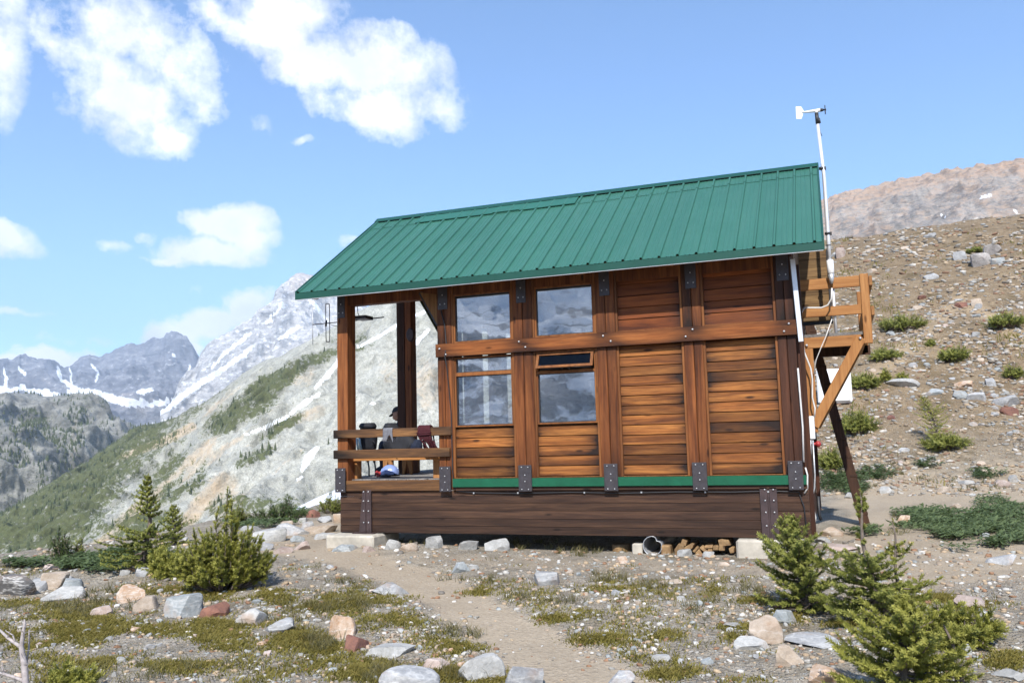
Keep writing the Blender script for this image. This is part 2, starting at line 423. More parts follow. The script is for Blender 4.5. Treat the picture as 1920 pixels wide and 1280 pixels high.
def ground_material():
    m, nt, b = newmat('ground_gravel'); k = N(nt); p = k.pos()
    path, sand, hill = k.attr('path'), k.attr('sand'), k.attr('hill')
    big = k.noise(p, 0.5, 5, 0.6); mid = k.noise(p, 3.1, 6, 0.65); fine = k.noise(p, 26, 5, 0.7)
    soil = k.ramp(mid, [(0.3, (0.185, 0.160, 0.120)), (0.5, (0.315, 0.272, 0.208)), (0.7, (0.43, 0.382, 0.305))])
    tan = k.ramp(fine, [(0.3, (0.28, 0.222, 0.155)), (0.7, (0.41, 0.335, 0.245))])
    hilly = k.ramp(mid, [(0.28, (0.145, 0.105, 0.064)), (0.5, (0.27, 0.20, 0.125)), (0.72, (0.37, 0.295, 0.20))])
    v1 = k.n('TexVoronoi'); v1.inputs['Scale'].default_value = 22; k.lk(p, v1.inputs['Vector'])
    v2 = k.n('TexVoronoi'); v2.inputs['Scale'].default_value = 58; k.lk(p, v2.inputs['Vector'])
    def pebcol(v):
        s = k.n('SeparateColor'); k.lk(v.outputs['Color'], s.inputs[0])
        return k.ramp(s.outputs[0], [(0.0, (0.145, 0.128, 0.105)), (0.3, (0.30, 0.28, 0.245)), (0.55, (0.33, 0.25, 0.17)), (0.75, (0.41, 0.38, 0.33)), (1.0, (0.57, 0.54, 0.49))])
    m1 = k.ramp(v1.outputs['Distance'], [(0.30, 1.0), (0.46, 0.0)]); m2 = k.ramp(v2.outputs['Distance'], [(0.32, 1.0), (0.5, 0.0)])
    dens = k.ramp(k.noise(p, 1.3, 4, 0.6), [(0.38, 0.25), (0.62, 1.0)])
    c = k.mix(hill, soil, hilly)
    c = k.mix(k.math('MULTIPLY', m2, 0.75), c, pebcol(v2))
    c = k.mix(k.math('MULTIPLY', k.math('MULTIPLY', m1, dens), 0.8), c, pebcol(v1))
    ps = k.math('MAXIMUM', path, sand)
    pm = k.ramp(k.math('ADD', ps, k.math('MULTIPLY', k.math('SUBTRACT', mid, 0.5), 0.9)), [(0.3, 0.0), (0.85, 0.84)])
    c = k.mix(pm, c, tan)
    # humus and dry moss stains
    hm = k.ramp(k.math('ADD', k.noise(p, 0.9, 6, 0.65), k.math('MULTIPLY', pm, -0.35)), [(0.52, 0.0), (0.66, 0.75)])
    c = k.mix(hm, c, (0.135, 0.108, 0.062))
    c = k.mix(k.math('MULTIPLY', hill, 0.85), c, k.mix(1.0, c, (0.95, 0.885, 0.775), 'MULTIPLY'))
    c = k.mix(1.0, c, k.ramp(big, [(0.3, 0.86), (0.7, 1.1)]), 'MULTIPLY')
    k.lk(c, b.inputs['Base Color']); b.inputs['Roughness'].default_value = 0.95; b.inputs['Specular IOR Level'].default_value = 0.15
    hgt = k.math('ADD', k.math('ADD', k.math('MULTIPLY', m1, 0.7), k.math('MULTIPLY', m2, 0.35)), k.math('MULTIPLY', fine, 0.6))
    hgt = k.math('MULTIPLY', hgt, k.math('SUBTRACT', 1.0, k.math('MULTIPLY', pm, 0.93)))
    k.bump(hgt, 0.9, 0.03, b)
    return m
GROUND = ground_material()
_tr = [(1920, 640), (1860, 596), (1800, 560), (1770, 590), (1735, 625), (1690, 660), (1650, 690), (1610, 720)]
_tr2 = [(1880, 510), (1800, 478), (1740, 465), (1700, 450), (1640, 462), (1570, 470)]
TRAIL = [(*ground_at(*p)[:2], 0.45) for p in _tr]

# ------------------------------------------------------------------ mountains
def rock_mat(name, rock_a, rock_b, rock_c, veg, tan, scale, strata=0.0, bump=4.0, bdist=12.0):
    """attributes: snow, veg, tan (all real ground cover, 0..1)"""
    m, nt, b = newmat(name); k = N(nt); p = k.pos()
    q = k.mapping(p, (scale, scale, scale * (1 + strata)))
    n1 = k.noise(q, 1.0, 8, 0.66, dist=0.4); n2 = k.noise(q, 5.0, 6, 0.7); n3 = k.noise(q, 19.0, 4, 0.7)
    c = k.ramp(k.math('ADD', k.math('MULTIPLY', n1, 0.55), k.math('MULTIPLY', n2, 0.45)), [(0.34, rock_a), (0.5, rock_b), (0.64, rock_c)])
    c = k.mix(k.ramp(n3, [(0.38, 0.45), (0.55, 0.0)]), c, rock_a)
    n4 = k.noise(q, 75.0, 3, 0.75)
    c = k.mix(1.0, c, k.ramp(n4, [(0.32, 0.62), (0.5, 1.0), (0.66, 1.28)]), 'MULTIPLY')
    c = k.mix(k.ramp(k.math('ADD', k.attr('tan'), k.math('MULTIPLY', k.math('SUBTRACT', n2, 0.5), 1.3)), [(0.35, 0.0), (0.8, 0.9)]), c, tan)
    vf = k.ramp(k.math('ADD', k.attr('veg'), k.math('ADD', k.math('MULTIPLY', k.math('SUBTRACT', n2, 0.5), 1.7), k.math('MULTIPLY', k.math('SUBTRACT', n3, 0.5), 1.2))), [(0.40, 0.0), (0.62, 0.95)])
    c = k.mix(vf, c, k.mix(k.ramp(n3, [(0.35, 0.0), (0.65, 1.0)]), tuple(v * 0.55 for v in veg), veg))
    sf = k.ramp(k.math('ADD', k.attr('snow'), k.math('MULTIPLY', k.math('SUBTRACT', n2, 0.5), 0.9)), [(0.46, 0.0), (0.56, 1.0)])
    c = k.mix(sf, c, (0.86, 0.88, 0.91))
    k.lk(c, b.inputs['Base Color']); b.inputs['Roughness'].default_value = 0.95; b.inputs['Specular IOR Level'].default_value = 0.1
    k.bump(k.math('ADD', n1, k.math('ADD', k.math('MULTIPLY', n2, 0.5), k.math('MULTIPLY', n3, 0.25))), 0.7, bdist, b)
    return m
def interp(px, pts):
    xs, ys = zip(*pts); return np.interp(px, xs, ys)
def at_dist(px, py, d):
    """world points seen at pixels (arrays) at horizontal distance d"""
    v = FW + ((px - 960) / FPX)[..., None] * RT - ((py - 640) / FPX)[..., None] * UPV
    v = v / np.linalg.norm(v[..., :2], axis=-1)[..., None]
    return CAM + v * d[..., None]
def mountain(name, crest, dcrest, foot, dfoot, mat, nc, nr, amp, wl, prof=1.0, jag=0.0, masks=None, ridge=True, back=0.8, low=-140.0):
    px = np.linspace(crest[0][0], crest[-1][0], nc)
    cy = interp(px, crest); dc = interp(px, dcrest); fy = interp(px, foot); df = interp(px, dfoot)
    if jag: cy = cy + jag * (fbm(px * 0.035, 0 * px, len(name) * 0.7 + 0.3, 5))
    C = at_dist(px, cy, dc); F = at_dist(px, fy, df)
    s = np.linspace(0, 1, nr)[:, None]                                # 0 crest .. 1 foot
    P = C[None] * (1 - s[..., None]) + F[None] * s[..., None]
    zp = C[None, :, 2] + (F[None, :, 2] - C[None, :, 2]) * s ** prof
    P[..., 2] = zp
    n = fbm(P[..., 0] / wl, P[..., 1] / wl, P[..., 2] / wl * 0.6, 6, ridge)
    n2 = fbm(P[..., 0] / wl * 5, P[..., 1] / wl * 5, P[..., 2] / wl * 3, 4)
    w = np.sin(np.clip(s * 6, 0, 1) * math.pi / 2) * 1.0
    dirn = np.array([0, 0, 1.0]); out = -(C - CAM); out[:, 2] = 0; out /= np.linalg.norm(out, axis=1)[:, None]
    disp = amp * (n - 0.25) * w + amp * 0.28 * n2 * (0.25 + 0.75 * w)
    P = P + disp[..., None] * (0.75 * out[None] + 0.65 * dirn)
    vis = P.copy()
    # the far side of the ridge and the lower flank going down into the valley
    bk = []
    for t in (1, 2, 3, 4):
        q = C - out * dc[:, None] * 0.05 * t * 1.5; q[:, 2] = C[:, 2] - dc * 0.05 * back * t * 1.2; bk.append(q)
    lowr = []
    for t in (1, 2):
        q = P[-1] + out * df[:, None] * 0.14 * t; q[:, 2] = P[-1, :, 2] + (low - P[-1, :, 2]) * t / 2; lowr.append(q)
    A = np.concatenate([np.array(bk[::-1]), P, np.array(lowr)])
    nrow = len(A); V = A.reshape(-1, 3)
    qx, qy, z = proj(V)
    at = dict(snow=np.zeros(len(V)), veg=np.zeros(len(V)), tan=np.zeros(len(V)))
    for key, fn in (masks or {}).items():
        at[key] = np.clip(fn(qx, qy, V), 0, 1)
    f = grid_faces(nrow, nc)
    o = link(bpy.data.objects.new(name, np_mesh(name, V, f, mat, at, True))); o['kind'] = 'structure'
    return o, V, (qx, qy), f
def streak(qx, qy, P, w):
    """mask of a poly-line streak given in survey pixels"""
    return polymask(qx, qy, [(a, b, (c if c else w)) for a, b, c in P], 0.5)
def ell(qx, qy, cx, cy, rx, ry, ang=0.0):
    c, s = math.cos(rad(ang)), math.sin(rad(ang)); dx, dy = qx - cx, qy - cy
    u = (c * dx + s * dy) / rx; v = (-s * dx + c * dy) / ry
    return sm(1.35, 0.55, np.hypot(u, v))
def mx(*a):
    r = a[0]
    for b in a[1:]: r = np.maximum(r, b)
    return r

FARROCK = rock_mat('far_rock', (0.09, 0.10, 0.125), (0.21, 0.22, 0.255), (0.39, 0.39, 0.40), (0.10, 0.12, 0.07), (0.34, 0.27, 0.23), 1 / 130, 1.5, bdist=30)
PEAKROCK = rock_mat('peak_rock', (0.23, 0.235, 0.25), (0.48, 0.475, 0.47), (0.72, 0.70, 0.67), (0.10, 0.12, 0.07), (0.52, 0.42, 0.34), 1 / 90, 1.2, bdist=22)
SCREE = rock_mat('scree_rock', (0.20, 0.20, 0.175), (0.39, 0.388, 0.34), (0.56, 0.555, 0.50), (0.10, 0.115, 0.042), (0.50, 0.39, 0.27), 1 / 26, 0.0, bdist=3.0)
WOODROCK = rock_mat('wooded_rock', (0.125, 0.125, 0.115), (0.265, 0.263, 0.24), (0.43, 0.425, 0.39), (0.085, 0.10, 0.042), (0.36, 0.29, 0.22), 1 / 34, 0.5, bdist=8.0)
REDROCK = rock_mat('plateau_rock', (0.18, 0.175, 0.17), (0.35, 0.33, 0.31), (0.52, 0.475, 0.43), (0.13, 0.12, 0.06), (0.50, 0.34, 0.235), 1 / 22, 2.5, bdist=5.0)

OPPROCK = rock_mat('opposite_rock', (0.16, 0.17, 0.18), (0.34, 0.34, 0.35), (0.56, 0.55, 0.54), (0.07, 0.09, 0.045), (0.34, 0.27, 0.23), 1 / 420, 2.5, bdist=40)

def mountains():
    # A1 distant range with a glacier at its foot
    def snowA(x, y, V):
        x2 = x + 4 * fbm(x * .09, y * .09, 1.4, 3); y2 = y + 4 * fbm(x * .09, y * .09, 5.4, 3)
        return mx(streak(x2, y2, [(130, 733, 4), (175, 738, 8), (220, 750, 8), (270, 757, 5), (330, 752, 3)], 6), ell(x2, y2, 272, 733, 17, 5, -10), streak(x2, y2, [(8, 690, 2), (12, 720, 3), (5, 735, 4)], 3),
                  streak(x2, y2, [(0, 732, 5), (40, 728, 3), (90, 738, 5), (130, 746, 4)], 4), streak(x2, y2, [(108, 690, 2.5), (115, 712, 3), (150, 732, 4)], 3), streak(x2, y2, [(131, 690, 1.5), (134, 716, 2)], 2),
                  streak(x2, y2, [(172, 682, 1.5), (186, 700, 2), (180, 712, 2)], 2), streak(x2, y2, [(35, 692, 2), (50, 702, 2)], 2), ell(x2, y2, 325, 668, 4, 2), streak(x2, y2, [(352, 700, 2), (358, 685, 2)], 2), 0.36 + 0 * x)
    mountain('distant_range', [(-500, 640), (-250, 690), (-90, 668), (0, 680), (22, 686), (35, 676), (50, 677), (68, 678), (92, 681), (118, 692), (130, 690), (150, 672), (190, 668), (206, 662), (236, 648), (262, 644), (290, 636), (306, 634), (312, 626), (326, 626), (338, 632), (352, 645), (366, 664), (373, 676), (388, 662), (420, 650), (520, 640), (700, 620)],
             [(-500, 4200), (0, 4300), (320, 4000), (700, 4200)], [(-500, 860), (0, 830), (150, 835), (300, 840), (420, 850), (700, 870)], [(-500, 2300), (0, 2350), (700, 2500)],
             FARROCK, 620, 150, 190, 620, 0.8, 12, dict(snow=snowA, tan=lambda x, y, V: 0.35 * ell(x, y, 60, 725, 60, 25) + 0.4 * ell(x, y, 250, 755, 80, 25)))
    # A2 the big pale peak
    def snowP(x, y, V):
        x2 = x + 5 * fbm(x * .08, y * .08, 1.9, 3); y2 = y + 5 * fbm(x * .08, y * .08, 5.9, 3)
        return mx(.9 * streak(x2, y2, [(262, 798, 7), (300, 772, 7), (370, 722, 6), (420, 690, 5), (470, 655, 3)], 5), .85 * streak(x2, y2, [(395, 690, 2), (430, 655, 3), (470, 625, 3)], 2),
                  streak(x2, y2, [(560, 545, 2), (590, 570, 3), (612, 600, 3)], 3), streak(x2, y2, [(525, 635, 3), (560, 612, 3)], 3), streak(x2, y2, [(500, 605, 2), (530, 570, 2)], 2), 0.41 + 0 * x)
    mountain('pale_rock_peak', [(300, 800), (345, 725), (365, 690), (377, 664), (392, 648), (402, 640), (425, 625), (452, 606), (480, 586), (498, 574), (512, 562), (518, 545), (530, 533), (545, 520), (560, 513), (575, 512), (592, 520), (606, 532), (640, 552), (720, 590), (820, 640)],
             [(300, 2000), (400, 2400), (570, 2500), (820, 2500)], [(300, 860), (500, 880), (820, 900)], [(300, 1350), (820, 1400)],
             PEAKROCK, 460, 220, 115, 380, 0.9, 11, dict(snow=snowP, tan=lambda x, y, V: 0.55 * ell(x, y, 575, 530, 45, 30) + 0.35 * ell(x, y, 600, 600, 70, 60)))
    # C wooded rocky spur on the left
    def vegC(x, y, V): return 0.20 + 0.22 * sm(0, 1, fbm(x * 0.02, y * 0.02, 3.3, 3) + 0.4) - 0.5 * streak(x, y, [(20, 745, 14), (80, 755, 10)], 10)
    oC, VC, qC, fC = mountain('wooded_spur', [(-600, 700), (-300, 735), (-100, 728), (0, 738), (40, 738), (68, 738), (100, 748), (150, 748), (176, 757), (200, 766), (214, 778), (240, 790), (262, 802), (300, 830), (360, 870), (480, 960)],
             [(-600, 900), (0, 1150), (262, 1250), (480, 1250)], [(-600, 1080), (0, 1040), (480, 1040)], [(-600, 650), (0, 760), (480, 900)],
             WOODROCK, 420, 200, 75, 150, 0.95, 4, dict(veg=vegC, tan=lambda x, y, V: 0.45 * streak(x, y, [(140, 790, 6), (138, 880, 10)], 6)))
    # B scree slope behind the hut
    def snowB(x, y, V):
        jx = 3 * fbm(x * .11, y * .11, 4.4, 3); x2, y2 = x + jx, y + 2 * fbm(x * .13, y * .13, 9.4, 3)
        return mx(streak(x2, y2, [(638, 668, 3), (629, 684, 4), (612, 706, 5), (590, 727, 2)], 4), streak(x2, y2, [(748, 607, 3), (715, 628, 3), (672, 650, 2)], 3),
                  streak(x2, y2, [(803, 618, 3), (778, 645, 4)], 3), streak(x2, y2, [(815, 575, 2), (775, 593, 3)], 3), .85 * streak(x2, y2, [(600, 738, 3), (575, 752, 5), (545, 775, 3)], 4),
                  streak(x2, y2, [(594, 840, 5), (578, 858, 8), (567, 880, 4)], 6), ell(x2, y2, 562, 896, 8, 3, -30), ell(x2, y2, 700, 756, 8, 2), .8 * streak(x2, y2, [(460, 815, 2), (500, 800, 3), (540, 780, 3)], 2),
                  0.16 + 0 * x)
    def vegB(x, y, V):
        w = 16 * fbm(x * .02, y * .02, 6.1, 4); x = x + w; y = y + 14 * fbm(x * .025, y * .025, 2.1, 4)
        v = mx(.56 * ell(x, y, 522, 712, 80, 24, -30), .54 * ell(x, y, 455, 772, 85, 27, -30), .45 * ell(x, y, 598, 672, 46, 12, -22), .46 * ell(x, y, 525, 800, 50, 13, -30), .44 * ell(x, y, 480, 855, 46, 14, -25),
               .60 * sm(90, -60, (y - 1010) * .75 + (x - 100) * .9 - 40), .55 * streak(x, y, [(250, 802, 7), (310, 797, 6)], 8), .46 * ell(x, y, 330, 900, 85, 42, -38), .46 * ell(x, y, 280, 1000, 100, 50), .34 * ell(x, y, 660, 640, 40, 20), .40 * ell(x, y, 480, 950, 110, 24))
        return v * 1.0 + .19 - .30 * gully(x, y)
    def gully(x, y):
        u = (-x * .72 + y * .69); w_ = (x * .69 + y * .72); w_ = w_ + 14 * fbm(u * .012, w_ * .012, 2.7, 3)
        return sm(.10, .42, fbm(u * .0045, w_ * .055, 8.8, 4)) * sm(760, 560, x) * sm(660, 780, y)
    def tanB(x, y, V):
        return mx(.62 * gully(x, y), 0.8 * streak(x, y, [(360, 800, 10), (300, 830, 10), (230, 855, 8)], 8), 0.7 * streak(x, y, [(420, 895, 14), (370, 950, 18), (330, 1010, 14)], 12), 0.7 * streak(x, y, [(300, 925, 10), (200, 1010, 12), (150, 1040, 10)], 10),
                  0.55 * streak(x, y, [(600, 770, 14), (520, 800, 10)], 10), 0.5 * ell(x, y, 560, 700, 40, 30), 0.5 * ell(x, y, 800, 720, 30, 60), 0.4 * ell(x, y, 730, 690, 25, 40), 0.5 * ell(x, y, 420, 930, 60, 50),
                  0.6 * streak(x, y, [(340, 880, 6), (215, 980, 9)], 6))
    oB, VB, qB, fB = mountain('scree_slope', [(-500, 1120), (-250, 1060), (0, 968), (35, 950), (100, 905), (160, 872), (205, 838), (245, 806), (262, 800), (300, 792), (330, 782), (380, 756), (420, 728), (455, 700), (480, 684), (500, 674), (525, 668), (545, 655), (575, 640), (610, 622), (635, 606), (660, 588), (690, 574), (720, 562), (760, 549), (830, 525), (960, 500), (1200, 480)],
             [(-500, 620), (0, 760), (260, 900), (420, 640), (560, 540), (830, 520), (1200, 560)], [(-500, 1330), (0, 1180), (300, 1130), (700, 1080), (1200, 1060)], [(-500, 210), (0, 220), (1200, 260)],
             SCREE, 620, 300, 20, 62, 0.92, 2, dict(snow=snowB, veg=vegB, tan=tanB), back=0.5)
    # E banded plateau ridge on the right
    def tanE(x, y, V):
        return mx(0.62 * sm(26, 3, y - interp(x, [(1500, 395), (1580, 376), (1650, 362), (1720, 344), (1800, 328), (1920, 316), (2400, 290)])), 0.38 * streak(x, y, [(1655, 390, 6), (1690, 410, 10), (1720, 428, 14)], 10), 0.38 * streak(x, y, [(1750, 380, 14), (1790, 410, 14)], 12),
                  0.36 * streak(x, y, [(1840, 345, 12), (1850, 390, 12)], 12), 0.43 + 0.25 * fbm(x * .035 + y * .02, y * .03, 4.4, 4))
    def snowE(x, y, V):
        return mx(streak(x, y, [(1838, 371, 2), (1858, 366, 2.5)], 2), ell(x, y, 1884, 354, 4, 1.5, 25), streak(x, y, [(1902, 395, 2), (1920, 391, 2)], 2), streak(x, y, [(1766, 404, 1.5), (1776, 409, 2)], 2), ell(x, y, 1671, 391, 3, 1), 0.1 + 0 * x)
    mountain('banded_plateau', [(1100, 470), (1350, 430), (1480, 402), (1555, 384), (1580, 374), (1620, 366), (1650, 361), (1690, 352), (1720, 345), (1760, 336), (1800, 328), (1850, 321), (1920, 315), (2100, 300), (2500, 300)],
             [(1100, 700), (2500, 560)], [(1100, 620), (1555, 560), (1920, 480), (2500, 470)], [(1100, 330), (2500, 260)],
             REDROCK, 420, 170, 12, 34, 1.15, 1.5, dict(tan=tanE, snow=snowE))
    # the range on the other side of the valley, behind the viewer (mirrored by the window panes)
    az = np.radians(np.linspace(95, 268, 260)); nr = 70
    s = np.linspace(0, 1, nr)[:, None]
    crestz = 560 + 190 * fbm(az * 3.1, 0 * az, 2.0, 5)
    D = 2300 - 1500 * s; X = -D * np.sin(az); Y = D * np.cos(az)
    Z = -140 + (crestz + 140) * (1 - s) ** 1.15 + 80 * (fbm(X / 300, Y / 300, 0.7, 6, True) - 0.3) * np.sin(np.clip(s * 5, 0, 1) * 1.57)
    V = np.stack([X, Y, Z], -1)
    bk = np.stack([-2900 * np.sin(az), 2900 * np.cos(az), -140 + 0 * az], -1)[None]
    V = np.concatenate([bk, V]).reshape(-1, 3)
    n = fbm(V[:, 0] / 120, V[:, 1] / 120, V[:, 2] / 40, 4)
    o = link(bpy.data.objects.new('opposite_range', np_mesh('opposite_range', V, grid_faces(nr + 1, 260), OPPROCK, dict(snow=np.clip(0.44 + 0.5 * n + 0.0006 * V[:, 2], 0, 1), veg=0.6 * sm(160, -60, V[:, 2]), tan=0 * n), True)))  # extra snow with height, added to brighten the reflection in the upper panes
    o['kind'] = 'structure'
    # valley floor, one sheet out to the horizon
    a = np.linspace(0, 2 * np.pi, 97)[:-1]; rr = np.array([100, 400, 1500, 5200.0])
    V = np.concatenate([[[0, 0, -141]], np.stack([np.outer(rr, np.cos(a)), np.outer(rr, np.sin(a)), np.full((4, 96), -141.0)], -1).reshape(-1, 3)])
    f4 = 1 + grid_faces(4, 96, True); f3 = np.stack([np.zeros(96, int), 1 + np.arange(96), 1 + (np.arange(96) + 1) % 96], 1)
    o = link(bpy.data.objects.new('valley_floor', np_mesh('valley_floor', V, [f4, f3], WOODROCK, dict(veg=np.full(len(V), 0.7)))))
    o['kind'] = 'structure'
    return (oB, VB, qB, fB, vegB), (oC, VC, qC, fC, vegC)
# ------------------------------------------------------------------ the hut
YF = 11.0; XL, XR = -6.80, -0.33; YB = 15.0
ZFL = 1.10; ZB0, ZB1 = 2.785, 2.967; YR = 13.0; ZR = 5.433; YE = 10.55; ZE = 3.805
SL = (ZR - ZE) / (YR - YE)
def zroof(y): return ZR - SL * abs(y - YR)

def roof_material():
    m, nt, b = newmat('green_roof_metal'); k = N(nt)
    o = k.obj(); n = k.noise(o, 0.9, 5, 0.6); f = k.noise(k.mapping(o, (6, 0.6, 0.6)), 2.2, 5, 0.65); sp = k.noise(o, 34, 2, 0.5)
    c = k.ramp(n, [(0.3, (0.030, 0.118, 0.083)), (0.7, (0.037, 0.136, 0.097))])
    c = k.mix(k.ramp(f, [(0.45, 0.0), (0.75, 0.4)]), c, (0.055, 0.148, 0.113))
    c = k.mix(k.ramp(sp, [(0.70, 0.0), (0.76, 0.5)]), c, (0.02, 0.06, 0.045))
    tb = k.math('ADD', k.math('MULTIPLY', k.attr('tint'), 0.07), 0.965)
    k.lk(k.mix(1.0, c, tb, 'MULTIPLY'), b.inputs['Base Color']); b.inputs['Roughness'].default_value = 0.42; b.inputs['Specular IOR Level'].default_value = 0.5
    k.bump(k.noise(o, 1.6, 3), 0.25, 0.012, b)
    return m
ROOF = roof_material()
PATCH = plain('green_patch_metal', (0.024, 0.120, 0.082), 0.4, 0, 0.08, 2)
TRIMG = plain('green_trim_metal', (0.008, 0.062, 0.040), 0.36, 0, 0.12, 3)
GAP_SHADE = plain('gap_shade', (0.012, 0.014, 0.013), 0.8)  # shade in the ridge gaps, given as a colour
def glass_material(name, ior, add, tint):
    m = bpy.data.materials.new(name); m.use_nodes = True; nt = m.node_tree; nt.nodes.clear(); k = N(nt)
    out = k.n('OutputMaterial'); mixs = k.n('MixShader'); tr = k.n('BsdfTransparent'); gl = k.n('BsdfGlossy'); gl.inputs['Roughness'].default_value = 0.015
    tr.inputs['Color'].default_value = (tint, tint * 1.03, tint * 1.02, 1); gl.inputs['Color'].default_value = (0.95, 0.97, 1, 1)
    fr = k.n('Fresnel'); fr.inputs['IOR'].default_value = ior
    n = k.noise(k.obj(), 1.4, 3, 0.5); bp = k.n('Bump'); bp.inputs['Strength'].default_value = 0.05; bp.inputs['Distance'].default_value = 0.05
    k.lk(n, bp.inputs['Height']); k.lk(bp.outputs[0], gl.inputs['Normal'])
    k.lk(k.math('ADD', fr.outputs[0], add), mixs.inputs['Fac']); k.lk(tr.outputs[0], mixs.inputs[1]); k.lk(gl.outputs[0], mixs.inputs[2]); k.lk(mixs.outputs[0], out.inputs['Surface'])
    return m
GLASS = glass_material('window_glass', 1.8, 0.20, 0.80); SASHGLASS = glass_material('sash_glass', 1.15, 0.02, 0.45)

def bolt_part(parent, pts, r=0.016, ydir=(0, -1, 0)):
    for p in pts:
        mb = MB(); d = np.array(ydir, float)
        mb.tube([np.array(p), np.array(p) + d * r * 0.8, np.array(p) + d * r * 1.15], [r, r * 0.8, r * 0.3], 8)
        mb.build('bolt', BOLT, parent)
def siding(x0, x1, z0, z1, exp, name, mat, parent, yf=11.045, seed=0):
    rg = random.Random(seed); mb = MB(); z = z0; nx = 14
    while z < z1 - 0.005:
        zt = min(z + exp, z1); t = rg.random(); e = rg.uniform(-0.003, 0.003)
        V = []
        for i in range(nx + 1):
            x = x0 + (x1 - x0) * i / nx
            V += [(x, yf + e, z + 0.013), (x, yf + 0.010, zt + 0.001), (x, yf + 0.028, z + 0.011), (x, yf + 0.028, z - 0.001)]
        F = []
        for i in range(nx):
            a, b = 4 * i, 4 * i + 4
            F += [[a, b, b + 1, a + 1], [a, a + 2, b + 2, b], [a + 2, a + 3, b + 3, b + 2]]
        mb.add(V, F, t); z += exp
    w = x1 - x0
    st = lambda co: np.clip(0.85 * np.exp(-((x1 - co[:, 0]) / 0.11)) + 0.5 * np.exp(-((co[:, 0] - x0) / 0.06)) + 0.3 * sm(z0 + 0.25, z0, co[:, 2]), 0, 1)
    return mb.build(name, mat, parent, stain=st)

